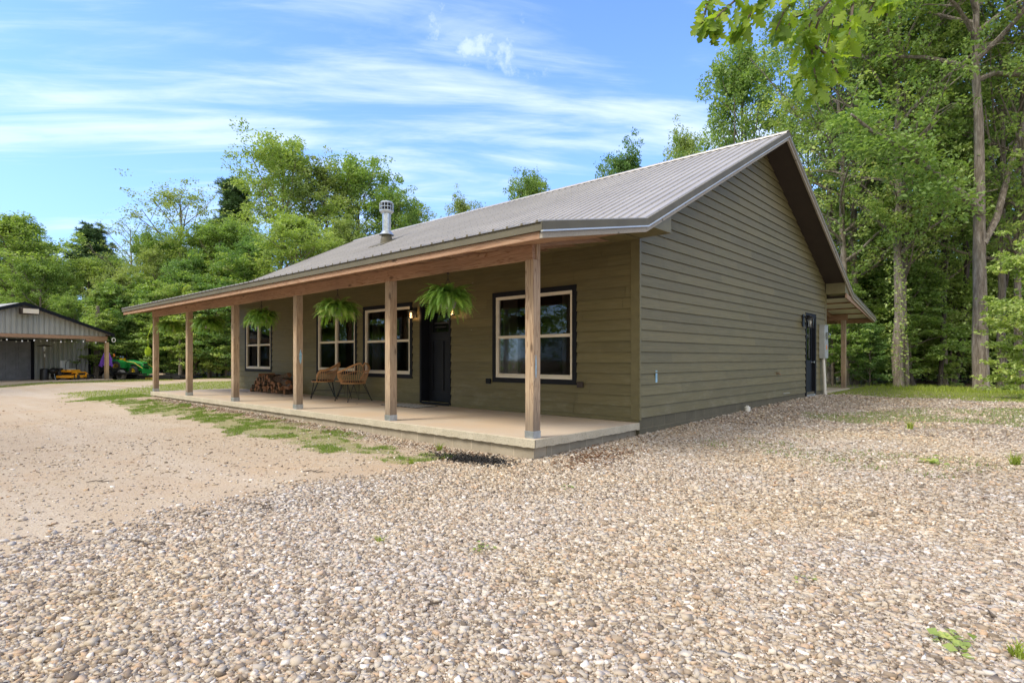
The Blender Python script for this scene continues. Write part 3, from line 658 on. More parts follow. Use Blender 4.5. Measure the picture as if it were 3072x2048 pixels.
# slab with a slightly ragged lower edge
def slab(name, x0, x1, y0, y1, zt=0, th=.115):
    t = MB(); t.add([(x0, y0, zt), (x1, y0, zt), (x1, y1, zt), (x0, y1, zt)], [(0,1,2,3)])
    o = t.build(name, M['slab'], house)
    e = MB(); n = 60
    for (p, q) in (((x0, y0), (x1, y0)), ((x1, y0), (x1, y1)), ((x1, y1), (x0, y1)), ((x0, y1), (x0, y0))):
        n = max(6, int(math.dist(p, q)/.06)); dx, dy = (q[0]-p[0])/n, (q[1]-p[1])/n
        L_ = math.dist(p, q); ox, oy = (q[1]-p[1])/L_, -(q[0]-p[0])/L_
        vs = []; 
        for i in range(n+1):
            x, y = p[0]+dx*i, p[1]+dy*i; j = rnd.uniform(0, .012); b = rnd.uniform(-.004, .004)
            vs += [(x, y, zt), (x+ox*.006, y+oy*.006, zt-.008), (x+ox*(.006+b*.5), y+oy*(.006+b*.5), zt-th+j), (x-ox*.08, y-oy*.08, zt-th+.01)]
        e.add(vs, [(i*4+k, i*4+k+4, i*4+k+5, i*4+k+1) for i in range(n) for k in range(3)])
    e.build('slab_edge', M['slab_edge'], o); return o
slab('porch_slab', -15.62, 0, 0, HD)
slab('back_porch_slab', -15.62, 0, HB+.005, 17.0)

# windows: trim > frame, panes, curtain, interior
def window(o, curtain=True, mull=True):
    s0, s1, z0, z1 = o; w_ = empty('window', (0, 0, 0)); w_.parent = house
    t = MB(); y0, y1 = HD-.030, HD+.02
    def ring(mb, a, b, c_, d, tw, ya, yb):
        mb.box(a, b, ya, yb, d-tw, d); mb.box(a, b, ya, yb, c_, c_+tw); mb.box(a, a+tw, ya, yb, c_+tw, d-tw); mb.box(b-tw, b, ya, yb, c_+tw, d-tw)
    ring(t, s0, s1, z0, z1, .092, y0, y1)
    t.build('trim', M['blacktrim'], w_, bevel=.003)
    a, b, c_, d = s0+.09, s1-.09, z0+.09, z1-.09; f = MB(); zm = (c_+d)/2
    ring(f, a, b, c_, d, .05, HD-.022, HD+.05); ring(f, a+.012, b-.012, c_+.012, d-.012, .045, HD-.008, HD+.06)
    xm = (a+b)/2; f.box(xm-.045, xm+.045, HD-.018, HD+.05, c_+.05, d-.05)
    for (p, q) in ((a+.055, xm-.045), (xm+.045, b-.055)): f.box(p, q, HD-.004, HD+.05, zm-.028, zm+.028); f.box(p, q, HD+.006, HD+.05, c_+.055, c_+.08)
    f.build('frame', M['cream'], w_, bevel=.004)
    g = MB(); g.add([(a+.05, HD+.03, zm), (b-.05, HD+.03, zm), (b-.05, HD+.03, d-.05), (a+.05, HD+.03, d-.05)], [(0,1,2,3)]); g.build('pane', M['pane'], w_)
    g = MB(); g.add([(a+.05, HD+.018, c_+.05), (b-.05, HD+.018, c_+.05), (b-.05, HD+.018, zm), (a+.05, HD+.018, zm)], [(0,1,2,3)]); g.build('pane', M['pane_low'], w_)
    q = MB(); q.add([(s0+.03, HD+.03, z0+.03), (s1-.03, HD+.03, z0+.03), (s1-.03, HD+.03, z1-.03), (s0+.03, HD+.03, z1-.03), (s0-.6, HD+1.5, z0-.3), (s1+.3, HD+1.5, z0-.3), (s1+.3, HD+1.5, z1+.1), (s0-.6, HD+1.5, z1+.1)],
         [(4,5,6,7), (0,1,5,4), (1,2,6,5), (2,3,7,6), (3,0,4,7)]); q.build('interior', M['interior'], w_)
    if curtain:
        for (ca, cb) in ((a+.03, a+.42), (b-.36, b-.02)):
            n = 36; vs = []; k = MB()
            for i in range(n+1):
                x = ca+(cb-ca)*i/n; y = HD+.16+.028*math.sin(i*1.35)+.008*math.sin(i*.6)
                vs += [(x, y, z0+.02), (x, y, z1)]
            k.add(vs, [(2*i, 2*i+2, 2*i+3, 2*i+1) for i in range(n)])
            k.build('curtain', M['curtain'], w_, smooth=True)
    return w_
for i, o in enumerate(WIN): window(o, i != 2)
# front door, recessed in a deep black jamb
s0, s1, z0, z1 = DOOR; d_ = empty('front_door'); d_.parent = house; YL = HD+.19
f = MB(); f.box(s0, s0+.06, HD-.030, YL+.05, z0, z1); f.box(s1-.06, s1, HD-.030, YL+.05, z0, z1); f.box(s0+.06, s1-.06, HD-.030, YL+.05, z1-.06, z1)
f.box(s0+.06, s1-.06, HD-.02, YL+.05, z0-.02, z0+.035); f.build('frame', M['blacktrim'], d_, bevel=.003)
a, b = s0+.075, s1-.075; zl0, zl1 = z0+.035, z1-.065
f = MB(); zc_ = 1.52
f.box(a, b, YL+.02, YL+.045, zl0, zl1)
f.box(a, a+.13, YL, YL+.019, zl0, zl1); f.box(b-.13, b, YL, YL+.019, zl0, zl1)
f.box(a+.13, b-.13, YL, YL+.019, zl0, zl0+.25); f.box(a+.13, b-.13, YL, YL+.019, 1.42, 1.60); f.box(a+.13, b-.13, YL, YL+.019, zl1-.12, zl1)
xm = (a+b)/2; f.box(xm-.045, xm+.045, YL, YL+.019, zl0+.25, 1.42); f.box(a+.1, b-.1, YL-.02, YL-.001, 1.585, 1.62)
f.build('door_leaf', M['blackdoor'], d_, bevel=.003)
f = MB(); f.add([(a+.13, YL+.012, 1.62), (b-.13, YL+.012, 1.62), (b-.13, YL+.012, zl1-.12), (a+.13, YL+.012, zl1-.12)], [(0,1,2,3)]); f.build('door_glass', M['pane'], d_)
f = MB(); f.box(a+.18, b-.2, YL+.0115-.004, YL+.0115-.002, 1.80, 1.84); f.box(a+.2, b-.32, YL+.0075, YL+.0095, 1.72, 1.745); f.build('door_decal', M['black_plastic'], d_)
f = MB(); f.lathe([(.028, 0), (.028, -.01), (.012, -.012), (.012, -.05), (.03, -.055), (.033, -.07), (.02, -.085), (.004, -.09)], (b-.07, YL, .98), 14, 'y')
f.build('door_handle', M['black_metal'], d_, smooth=True)
f = MB(); f.lathe([(.028, 0), (.028, -.015), (.005, -.02)], (b-.07, YL, 1.12), 14, 'y'); f.build('deadbolt', M['black_metal'], d_, smooth=True)
# side door in the gable wall
s0, s1, z0, z1 = SDOOR; d_ = empty('side_door'); d_.parent = house
f = MB(); f.box(-.05, .031, s0, s0+.09, z0, z1); f.box(-.05, .031, s1-.09, s1, z0, z1); f.box(-.05, .031, s0+.09, s1-.09, z1-.1, z1); f.build('frame', M['blacktrim'], d_, bevel=.003)
f = MB(); f.box(-.09, -.05, s0+.09, s1-.09, z0+.04, z1-.1); f.build('door_leaf', M['blackdoor'], d_)
f = MB(); f.box(-.06, .03, s0+.09, s1-.09, z0-.03, z0+.03); f.build('threshold', M['galv'], d_)
f = MB(); f.box(-.05, -.035, s0+.22, s0+.245, .98, 1.92); f.box(-.05, -.035, s0+.22, s0+.3, .955, .98); f.build('lite_frame', M['white_plastic'], d_)
f = MB(); f.add([(-.045, s0+.25, .98), (-.045, s1-.25, .98), (-.045, s1-.25, 1.92), (-.045, s0+.25, 1.92)], [(0,1,2,3)]); f.build('door_glass', M['pane'], d_)
f = MB(); f.lathe([(.03, 0), (.012, .012), (.012, .05), (.03, .06), (.03, .075), (.004, .085)], (-.05, s1-.17, .92), 12, 'x'); f.build('door_handle', M['galv'], d_, smooth=True)

# wall lanterns: backplate, arm, cage, glass, bulb
def lantern(loc, rz, lit=True, big=1.0):
    r = empty('wall_lantern', loc, rz); r.parent = house
    b = MB(); b.box(-.055, .055, -.02, 0, -.10, .13); b.tube([(0,-.02,.07), (0,-.07,.10), (0,-.12,.09)], .011, 6)
    b.lathe([(.012,.11), (.02,.09), (.075,.055), (.082,.045), (.082,.038)], (0,-.13,0), 14)
    for k in range(6):
        a = k*math.pi/3; b.tube([(.07*math.cos(a), -.13+.07*math.sin(a), .04), (.058*math.cos(a), -.13+.058*math.sin(a), -.12)], .005, 5)
    b.lathe([(.064,-.118), (.064,-.128), (.01,-.132)], (0,-.13,0), 14); b.build('lantern_body', M['black_metal'], r)
    g = MB(); g.lathe([(.062,.036), (.052,-.117)], (0,-.13,0), 16); g.f = g.f[:-2]; g.build('lantern_glass', M['lamp_glass'], r, smooth=True)
    u = MB(); u.lathe([(.004,.03), (.018,.02), (.024,-.01), (.018,-.035), (.004,-.045)], (0,-.13,-.02), 12)
    u.build('bulb', M['bulb'] if lit else M['white_plastic'], r, smooth=True)
    if lit:
        l = bpy.data.lights.new('lantern_light', 'POINT'); l.energy = .9; l.color = (1, .58, .27); l.shadow_soft_size = .03
        lo = bpy.data.objects.new('lantern_light', l); C.objects.link(lo); lo.parent = r; lo.location = (0, -.13, -.085)
    r.scale = (big,)*3
lantern((-5.73, HD-.02, 2.06), 0); lantern((-4.33, HD-.02, 2.06), 0); lantern((.02, 11.42, 2.05), R(90), False, 1.45)

# posts, beams
PR = [-.07, -3.165, -6.35, -9.46, -12.56, -15.48]; PW = .14
def chalk(par, y, z0, z1, wd, x):
    c_ = MB(); n = 12; L_ = []; Rr = []
    for i in range(n+1):
        t = i/n; w2 = wd*(math.sin(math.pi*min(1, t*1.05))**.7)*rnd.uniform(.55, 1)/2+.004
        L_.append((x, y-w2, z0+(z1-z0)*t)); Rr.append((x, y+w2, z0+(z1-z0)*t))
    c_.add(L_+Rr, [(i, i+1, n+2+i, n+1+i) for i in range(n)]); c_.build('chalk_mark', M['chalk'], par)
for i, xr in enumerate(PR):
    p = MB(); x0 = xr-PW; p.box(x0, xr, .05, .19, .003, 2.308); p.box(x0, xr, .118, .19, 2.308, 2.57)
    o = p.build('porch_post', M['wood_z'], house, bevel=.004)
    b_ = MB(); e = .004; b_.box(x0-e, xr+e, .05-e, .05-.001, .002, .095); b_.box(x0-e, xr+e, .191, .19+e, .002, .095); b_.box(xr+.001, xr+e, .05-.001, .191, .002, .095); b_.box(x0-e, x0-.001, .05-.001, .191, .002, .095)
    b_.build('post_base', M['galv'], o)
    if i == 2: chalk(o, .135, .92, 1.22, .06, xr+.002)
    if i == 0: chalk(o, .10, .78, 1.08, .018, xr+.002)
mb = MB(); cuts = [-15.66, -12.63, -9.53, -6.42, -3.235, -.085]
for a, b in zip(cuts, cuts[1:]): mb.box(a+.002, b-.002, .048, .116, 2.31, 2.50+rnd.uniform(-.004, .004))
mb.build('porch_beam', M['wood_x'], house, bevel=.004)
mb = MB()
for k in range(26):
    x = -.45-.61*k
    if x > -15.9: mb.beam((x, -.50, zroof(-.5)-.155), (x, HD-.03, zroof(HD-.03)-.155 if False else KZ+.0), .038, .09)
mb.build('porch_rafter', M['wood_y'], house)
# back porch: posts, beam, rafters, purlins, pale underside
for x in (-.07, -5.2, -10.3, -15.4):
    p = MB(); p.box(x-.14, x, 16.74, 16.88, .003, 2.35); p.build('porch_post', M['wood_z'], house, bevel=.004)
mb = MB(); mb.box(-15.6, -.02, 16.76, 16.86, 2.352, 2.53); mb.box(-15.9, EX-.03, 17.93, 17.965, BEZ-.2, BEZ-.05); mb.build('back_porch_beam', M['wood_x'], house, bevel=.003)
mb = MB()
for x in [EX-.06, -.55, -1.7, -2.9, -4.1, -5.3]: mb.beam((x, HB+.05, zroof(HB+.7)-.03-.12), (x, 17.92, zroof(17.92)-.13), .04, .15)
mb.build('back_porch_rafter', M['wood_y'], house)
mb = MB()
for y in (14.75, 15.55, 16.35, 17.15): mb.box(-15.9, EX-.09, y-.02, y+.02, zroof(y)-.075, zroof(y)-.035)
mb.build('purlin', M['wood_x'], house)

# roof
XL = lambda y: -16.21-.75*min(1, max(0, (min(y, 2*RY-y)-EY)/(RY-EY)))
def roof_side(ys):
    xs = []; x = EX
    prof = [(0,0), (.02,.0), (.030,.026), (.054,.026), (.066,0), (.2,0)]
    k = 0
    while x-.2286*k > -17.1:
        for dx, h in prof: xs.append((x-.2286*k-dx, h))
        k += 1
    V = []; F_ = []
    for y in ys:
        for (x_, h) in xs: V.append((max(x_, XL(y)), y, zroof(y)+h))
    n = len(xs)
    for i in range(len(ys)-1):
        for j in range(n-1): F_.append((i*n+j, i*n+j+1, (i+1)*n+j+1, (i+1)*n+j))
    return V, F_
mb = MB()
for ys in ((EY-.03, KY, KY+.001, RY), (RY, BKY, BEY+.03)):
    if ys[0] < 0: V_, F_ = roof_side([EY-.03, KY]); mb.add(V_, F_); V_, F_ = roof_side([KY, RY]); mb.add(V_, F_)
    else: V_, F_ = roof_side([RY, BKY]); mb.add(V_, F_); V_, F_ = roof_side([BKY, BEY+.03]); mb.add(V_, F_)
roof = mb.build('roof', M['roof'], house)
mb = MB()   # ridge cap
xr0, xr1 = -17.0, EX+.012
for sgn in (-1, 1):
    s_ = slopeF if sgn < 0 else slopeB
    mb.add([(xr0, RY, RZ+.045), (xr1, RY, RZ+.045), (xr1, RY+sgn*.17, RZ+.045-.17*s_), (xr0, RY+sgn*.17, RZ+.045-.17*s_), (xr0, RY+sgn*.175, RZ+.02-.17*s_), (xr1, RY+sgn*.175, RZ+.02-.17*s_)], [(0,1,2,3), (3,2,5,4)])
mb.build('ridge_cap', M['roof'], roof)
mb = MB()   # dark closure strip under the rib ends along the eave
top = []; x = EX
while x > -16.0:
    for dx, h in ((0, -.002), (.02, -.002), (.030, .024), (.054, .024), (.066, -.002)): top.append((x-dx, h))
    x -= .2286
n = len(top); mb.add([(x, EY-.031, EZ-.008) for x, h in top]+[(x, EY-.031, EZ+h-.004) for x, h in top], [(i, i+1, n+i+1, n+i) for i in range(n-1)])
mb.build('rib_closure', M['dark_metal'], roof)
def line(y0, y1, dz0, dz1, x0, x1, mbx):
    """strip following the roof line between two y, from zroof+dz0 to zroof+dz1"""
    br = sorted({y0, y1} | {v for v in (KY, RY, BKY) if y0 < v < y1})
    for a, b in zip(br, br[1:]):
        za, zb_ = zroof(a), zroof(b)
        mbx.prism([(a, za+dz0), (b, zb_+dz0), (b, zb_+dz1), (a, za+dz1)], x0, x1, 'x')
# roof deck (solid core) with the brown painted soffit beneath the gable overhang
mb = MB(); line(EY+.03, KY, -.15, -.012, -16.15, EX-.05, mb); mb.build('porch_deck', M['wood_x'], house)
mb = MB(); line(KY, BKY, -.15, -.012, -16.6, EX-.05, mb); mb.build('soffit', M['soffit'], house)
mb = MB(); line(BKY+.02, BEY-.03, -.03, -.012, -16.15, EX-.05, mb); mb.build('underside_panel', M['underpanel'], house)
mb = MB(); line(EY, BEY, -.095, .006, EX-.004, EX+.014, mb)
mb.box(-16.24, EX+.012, EY-.012, EY, EZ-.10, EZ-.008); mb.box(-16.24, EX+.012, BEY, BEY+.012, BEZ-.10, BEZ-.008)
mb.build('metal_trim', M['dark_metal'], house)
mb = MB(); line(EY-.012, BEY, -.115, -.096, EX-.002, EX+.032, mb); mb.build('drip_lip', M['lip'], house)
mb = MB(); line(EY+.02, KY, -.185, -.116, EX-.045, EX-.003, mb); line(KY, RY, -.185, -.116, EX-.045, EX-.003, mb); line(RY, BEY-.03, -.19, -.116, EX-.045, EX-.003, mb)
mb.build('rake_board', M['wood_grey'], house, bevel=.003)
mb = MB(); mb.box(-16.2, EX-.047, EY+.02, EY+.055, EZ-.185, EZ-.101); mb.build('fascia_board', M['wood_x'], house, bevel=.003)
mb = MB(); mb.box(-16.15, EX-.05, EY+.056, .117, 2.505, 2.512 if False else 2.51); mb.build('porch_soffit', M['wood_x'], house)
# boxed eave returns at the gable
zb = 2.957
for (ya, yb, s_) in ((KY, 2.60, 1), (13.75, BKY, -1)):
    mb = MB(); z_in = zroof(yb if s_ > 0 else ya)-.151
    poly = [(ya, zb), (yb, zb), (yb, z_in), (ya, max(zb+.002, zroof(KY)-.151))] if s_ > 0 else [(ya, zb+.02), (yb, zb+.02), (yb, max(zb+.03, zroof(BKY)-.13)), (ya, z_in)]
    if s_ > 0: poly = [(1.88, zb), (2.60, zb), (2.60, zroof(2.60)-.155), (1.88, zb+.005)]
    mb.prism(poly, .03, EX-.046, 'x'); mb.build('eave_return', M['olive_trim'], house, bevel=.003)
mb = MB(); mb.box(-15.9, .02, KY+.1, HD-.03, 2.945, 2.957); mb.build('eave_soffit', M['olive_trim'], house)

# chimney pipe
cp = empty('chimney_pipe', (-10.91, 5.46, 0)); cp.parent = house; zc = zroof(5.46)
b = MB(); b.lathe([(.14, zc+.22), (.14, zc+.95)], (0,0,0), 24); b.lathe([(.146, zc+.62), (.146, zc+.66)], (0,0,0), 24); b.build('pipe', M['galv'], cp, smooth=True)
b = MB(); b.lathe([(.21, zc-.12), (.19, zc+.1), (.145, zc+.24)], (0,0,0), 24)
b.prism([(-.45, zc-.2), (.4, zc+.2), (.4, zc+.215), (-.45, zc-.18)], -.36, .36, 'x'); b.build('flashing', M['dark_metal'], cp)
b = MB(); b.lathe([(.145, zc+.34), (.24, zc+.24), (.25, zc+.235), (.145, zc+.355)], (0,0,0), 24); b.build('storm_collar', M['galv'], cp, smooth=True)
b = MB(); b.lathe([(.15, zc+.93), (.18, zc+.95), (.225, zc+1.0), (.225, zc+1.03), (.15, zc+1.02)], (0,0,0), 24); b.lathe([(.215, zc+1.25), (.225, zc+1.27), (.18, zc+1.32), (.02, zc+1.37)], (0,0,0), 24)
b.lathe([(.227, zc+1.13), (.227, zc+1.15)], (0,0,0), 24)
for k in range(14): a = k*math.pi/7; b.tube([(.222*math.cos(a), .222*math.sin(a), zc+1.0), (.222*math.cos(a), .222*math.sin(a), zc+1.27)], .009, 5)
b.build('cap', M['galv'], cp)
b = MB(); b.lathe([(.17, zc+.98), (.17, zc+1.3)], (0,0,0), 20); b.build('cap_core', M['black_metal'], cp)

# electric meter, conduit, tap, boxes
mt = empty('electric_meter'); mt.parent = house
b = MB(); b.box(.022, .17, 13.06, 13.44, 1.03, 2.0); b.box(.17, .178, 13.07, 13.43, 1.04, 1.5); b.box(.022, .185, 13.05, 13.45, 2.0, 2.02); b.build('meter_box', M['meter_grey'], mt, bevel=.008)
b = MB(); b.lathe([(.1, 0), (.1, .03), (.085, .035), (.085, .09), (.06, .11), (.004, .112)], (.17, 13.25, 1.70), 20, 'x'); b.build('meter_dial', M['lamp_glass'], mt, smooth=True)
b = MB(); b.box(.179, .182, 13.2, 13.28, 1.30, 1.42); b.build('meter_tag', M['orange_lens'], mt)
b = MB(); b.tube([(.10, 13.2, 1.03), (.12, 13.25, .4), (.13, 13.28, -.12)], .043, 12); b.lathe([(.052, 0), (.052, .1)], (.13, 13.28, -.12), 12); b.build('conduit', M['white_plastic'], mt, smooth=True)
b = MB(); b.tube([(.02, 9.26, .66), (.08, 9.26, .66), (.11, 9.26, .62)], .012, 8); b.lathe([(.035, 0), (.035, .01)], (.07, 9.26, .70), 10); b.lathe([(.03, 0), (.03, .012)], (.02, 9.26, .66), 10, 'x'); b.tube([(.02, 9.32, .66), (.05, 9.34, .67), (.06, 9.40, .65)], .01, 6)
b.build('garden_tap', M['brass'], house)
b = MB(); b.box(.022, .03, 9.75, 10.25, .135, .148); b.build('access_plate', M['lip'], house)
for x in (-1.13, -3.37):
    b = MB(); b.box(x-.06, x+.06, HD-.06, HD-.02, .53, .63); b.build('outlet_box', M['blacktrim'] if x < -2 else M['soffit'], house, bevel=.005)
b = MB(); b.box(.022, .024, 3.10, 3.16, .62, .83); b.build('paint_patch', M['chalk'], house)
b = MB(); b.lathe([(.06, 0), (.06, .09), (.052, .095), (.052, .10)], (0,0,0), 18); b.box(-.022, .022, -.022, .022, .10, .125)
o = b.build('drain_cap', M['white_plastic'], None, bevel=.004); o.location = (.14, 6.95, float(gz(.14, 6.95))); tag(o, 'white plastic drain cleanout cap standing in gravel by gable wall', 'pipe cap')

# ------------------------------------------------------------------ porch things
# hanging ferns
def make_fern(seed):
    rn = np.random.default_rng(seed); root = empty('hanging_fern')
    p = MB(); p.lathe([(.10, -.13), (.145, 0), (.155, .005), (.155, .02), (.14, .02)], (0,0,-.40), 20); p.build('pot', M['pot'], root, smooth=True)
    s_ = MB(); s_.lathe([(.135, -.39), (.02, -.375)], (0,0,0), 14); s_.build('soil', M['soil'], root)
    h = MB(); h.tube([(0,0,0), (0,0,-.08)], .005, 6); h.lathe([(.018, -.02), (.018, -.005)], (0,0,0), 8)
    for k in range(4): a = k*math.pi/2+.4; h.tube([(0,0,-.08), (.15*math.cos(a), .15*math.sin(a), -.39)], .003, 4)
    h.build('hanger', M['black_metal'], root)
    PV = []; PF = []; T = []; nb = 0
    for i in range(290):
        az = rn.uniform(0, 2*np.pi); el = rn.uniform(-.2, 1.5); Ln = rn.uniform(.27, .54)*(1.0-.25*max(0, el-.9)); dr = rn.uniform(.65, 1.5); n = 18; p_ = np.array([.05*np.cos(az), .05*np.sin(az), -.37]); pts = [p_]
        e = el; tone = rn.uniform(.0, .75) if rn.random() > .06 else 1.0
        for k in range(n):
            e -= dr*rn.uniform(.8, 1.2)*(1.3+.6*max(el, 0))/n; e = max(e, -1.3)
            p_ = p_ + np.array([np.cos(az)*np.cos(e), np.sin(az)*np.cos(e), np.sin(e)])*Ln/n; pts.append(p_)
        pts = np.array(pts); side = np.array([-np.sin(az), np.cos(az), 0])
        tw = rn.normal(0, .35); 
        for k in range(1, n):
            t = k/n; wd = .068*math.sin(math.pi*min(1, .12+t*.88))**.8*(1.05-.35*t); d = pts[k+1]-pts[k-1]; d /= np.linalg.norm(d)
            nr = np.cross(d, side); sd = side*math.cos(tw)+nr*math.sin(tw); seg = Ln/n*.42
            for sg in (-1, 1):
                b0 = pts[k]; tip = b0+sd*sg*wd+d*wd*.35-np.array([0,0,.18*wd]); PV += [b0-d*seg, b0+d*seg, tip]; PF.append((nb, nb+1, nb+2)); nb += 3; T += [tone+.2*t]*3
    o = np_mesh('fronds', np.array(PV), np.array(PF), M['fern'], root, attrs={'tone': np.clip(np.array(T), 0, 1)})
    return root
fern = make_fern(3); fern2 = make_fern(8)
FX = [(-1.76, 1.0, 'bright green fern hanging nearest the camera, left of the front corner post'), (-4.84, .93, 'hanging fern in front of the twin window beside the rattan chairs'),
      (-8.02, .93, 'hanging fern in front of the left window above the firewood'), (-11.08, .95, 'dark hanging fern second from the far end of the porch'), (-14.1, .9, 'hanging fern at the far end of the porch beside the last post')]
for i, (x, s_, lb) in enumerate(FX):
    o = [fern, fern2, None, None, None][i] or copy_tree([fern, fern2][i % 2])
    o.location = (x, .082, 2.308); o.rotation_euler = (0, 0, 1.9*i); o.scale = (s_,)*3; tag(o, lb, 'hanging plant', 'ferns hanging along the porch beam')

# rattan chairs
def make_chair():
    r = empty('rattan_chair'); sh = MB()
    base = []; rim = []; n = 30
    for i in range(n+1):
        t = -1+2*i/n; a = t*R(128)               # 0 = back (+y)
        bx, by = .235*math.sin(a), .215*math.cos(a)
        hgt = .40+.27*min(1, (1-abs(t))*5.5)**.6 if abs(t) > .0 else .6
        back = max(0, math.cos(a*.95)); hgt += .19*back**2.2
        rx, ry = (.31+.01*back)*math.sin(a)*1.0, (.25+.10*back)*math.cos(a)
        base.append((bx, by, .405)); rim.append((rx, ry, hgt))
    rim[0] = base[0]; rim[-1] = base[-1]
    for o_ in (0, .022): sh.tube([(x*1.02+0, y, z-o_*.6) for x, y, z in rim], .0125, 6)
    bs_ = [(.245*math.sin(2*math.pi*k/36), .225*math.cos(2*math.pi*k/36)-.01, .40) for k in range(37)]; sh.tube(bs_, .014, 6)
    for i in range(2, n-1): sh.tube([base[i], tuple((a*.45+b*.55)*(1.03 if j < 2 else 1) for j, (a, b) in enumerate(zip(base[i], rim[i]))), rim[i]], .0045, 5, False)
    for fr in (.62,): sh.tube([tuple(a*(1-fr)+b*fr for a, b in zip(base[i], rim[i])) for i in range(6, n-5)], .006, 5)
    sh.build('rattan_shell', M['rattan'], r)
    s_ = MB(); s_.lathe([(.20, .395), (.225, .41), (.225, .43), (.20, .445), (.02, .45)], (0,-.01,0), 22); s_.build('cushion', M['cushion'], r, smooth=True)
    for sx in (-1, 1):
        for sy in (-1, 1):
            l = MB(); f_ = (sx*.27, sy*.25, .004)
            l.tube([(sx*.10, sy*.19, .395), f_, (sx*.19, sy*.10, .395)], .0075, 6); l.lathe([(.012, 0), (.012, .02)], f_[:2]+(0,), 8)
            l.build('leg', M['black_metal'], r)
    b_ = MB(); b_.tube([(-.2,-.2,.18), (.2,-.2,.18), (.2,.2,.18), (-.2,.2,.18), (-.2,-.2,.18)], .005, 5); b_.tube([(-.15,-.15,.39), (.15,.15,.39)], .008, 5); b_.tube([(.15,-.15,.39), (-.15,.15,.39)], .008, 5); b_.build('brace', M['black_metal'], r)
    return r
ch = make_chair(); ch.scale = (1.2, 1.2, 1.08); ch.location = (-9.02, 2.14, 0); ch.rotation_euler = (0, 0, R(-28)); tag(ch, 'rattan armchair with black cushion nearer the firewood, facing the yard', 'chair', 'rattan armchairs on the porch')
ch2 = copy_tree(ch); ch2.location = (-7.52, 2.10, 0); ch2.rotation_euler = (0, 0, R(-92)); tag(ch2, 'rattan armchair on the right of the little table, turned sideways', 'chair', 'rattan armchairs on the porch')
t = empty('side_table', (-8.25, 2.3, 0), 0, 'small round rattan side table with black wire legs between the two armchairs', 'table')
b = MB(); b.lathe([(.02, .445), (.22, .445), (.23, .455), (.22, .47), (.02, .47)], (0,0,0), 24); b.build('table_top', M['rattan'], t, smooth=True)
for k in range(3):
    a = k*2.094+.5; b = MB(); b.tube([(.06*math.cos(a+.5), .06*math.sin(a+.5), .445), (.2*math.cos(a), .2*math.sin(a), .003), (.06*math.cos(a-.5), .06*math.sin(a-.5), .445)], .006, 6); b.build('leg', M['black_metal'], t)
# doormat
dm = empty('doormat', (-5.36, 2.12, .003), R(0), 'black and white striped doormat in front of the front door', 'doormat')
b = MB(); b.box(-.62, .62, -.3, .3, 0, .008); b.build('mat', M['cushion'], dm)
b = MB()
for k in range(9): x = -.55+k*.137; b.box(x-.024, x+.024, -.27, .27, .008, .013)
b.build('stripes', M['white_plastic'], dm)
# firewood: every log its own
def make_log(seed, Ln=.46):
    rn = random.Random(seed); b = MB(); k = rn.choice([5, 5, 6, 7]); ang0 = rn.uniform(0, 6); wedge_ = rn.random() < .7
    prof = []
    for i in range(k):
        a = ang0+2*math.pi*i/k+rn.uniform(-.25, .25); r_ = .075*rn.uniform(.55, 1.15); prof.append((r_*math.cos(a), r_*math.sin(a)))
    vs = []; m_ = 4
    for j in range(m_+1):
        y = -Ln/2+Ln*j/m_; bx, bz = rn.uniform(-.008, .008), rn.uniform(-.008, .008)
        for (x, z) in prof: vs.append((x*rn.uniform(.93, 1.07)+bx, y+(rn.uniform(-.01, .01) if j in (0, m_) else 0), z*rn.uniform(.93, 1.07)+bz))
    b.add(vs, [(j*k+i, j*k+(i+1) % k, (j+1)*k+(i+1) % k, (j+1)*k+i) for j in range(m_) for i in range(k)]); b.add(vs[:k], [tuple(reversed(range(k)))]); b.add(vs[-k:], [tuple(range(k))])
    o = b.build('firewood_log', [M['bark_log'], M['log_end']], None)
    for i, p in enumerate(o.data.polygons):
        if len(p.vertices) > 4 or i % k in ((0, 1, 2) if wedge_ else ()): p.material_index = 1
    return o
logs = [make_log(40+i) for i in range(7)]; li = 0
for row in range(5):
    n = 15-int(row*2.8); x0 = -13.25+row*.16
    for i in range(n):
        x = x0+i*.15+rnd.uniform(-.03, .03)
        if row >= 3 and x > -11.9: continue
        o = logs[li] if li < 7 else logs[li % 7].copy()
        if li >= 7: C.objects.link(o)
        o.location = (x, 2.32+rnd.uniform(-.05, .03), .068+row*.102+rnd.uniform(-.02, .02)); o.rotation_euler = (rnd.uniform(-.06, .06), rnd.uniform(0, 6.3), rnd.uniform(-.38, .38))
        tag(o, 'rough split log in the %s of the brown heap, toward its %s' % (['bottom layer', 'second layer', 'middle layer', 'upper layer', 'very top'][row], ['left end', 'middle', 'right end'][min(2, int(3*i/max(n, 1)))]), 'log', 'firewood logs heaped on the porch'); li += 1
for i, (x, y, z, rz, rx, Ln, lb) in enumerate([(-11.55, 2.22, .36, 86, 4, 1.0, 'long reddish split log lying lengthwise over the right end of the woodpile'), (-11.75, 2.33, .47, 95, -10, .9, 'long dark log sloping down from the top of the woodpile'), (-11.15, 2.2, .24, 80, 2, .7, 'thick pale log end at the right foot of the woodpile')]):
    o = make_log(90+i, Ln); o.location = (x, y, z); o.rotation_euler = (R(rx), 0, R(rz)); o.scale = (1.25, 1, 1.25); tag(o, lb, 'log', 'firewood logs heaped on the porch')
b = MB(); b.lathe([(.10, 0), (.12, .2), (.126, .205), (.126, .215), (.112, .21)], (0,0,0), 18); o = b.build('bucket', M['mint'], None, smooth=True); o.location = (-13.42, 2.42, .001); tag(o, 'small mint green bucket at the left end of the woodpile', 'bucket')
lf = None
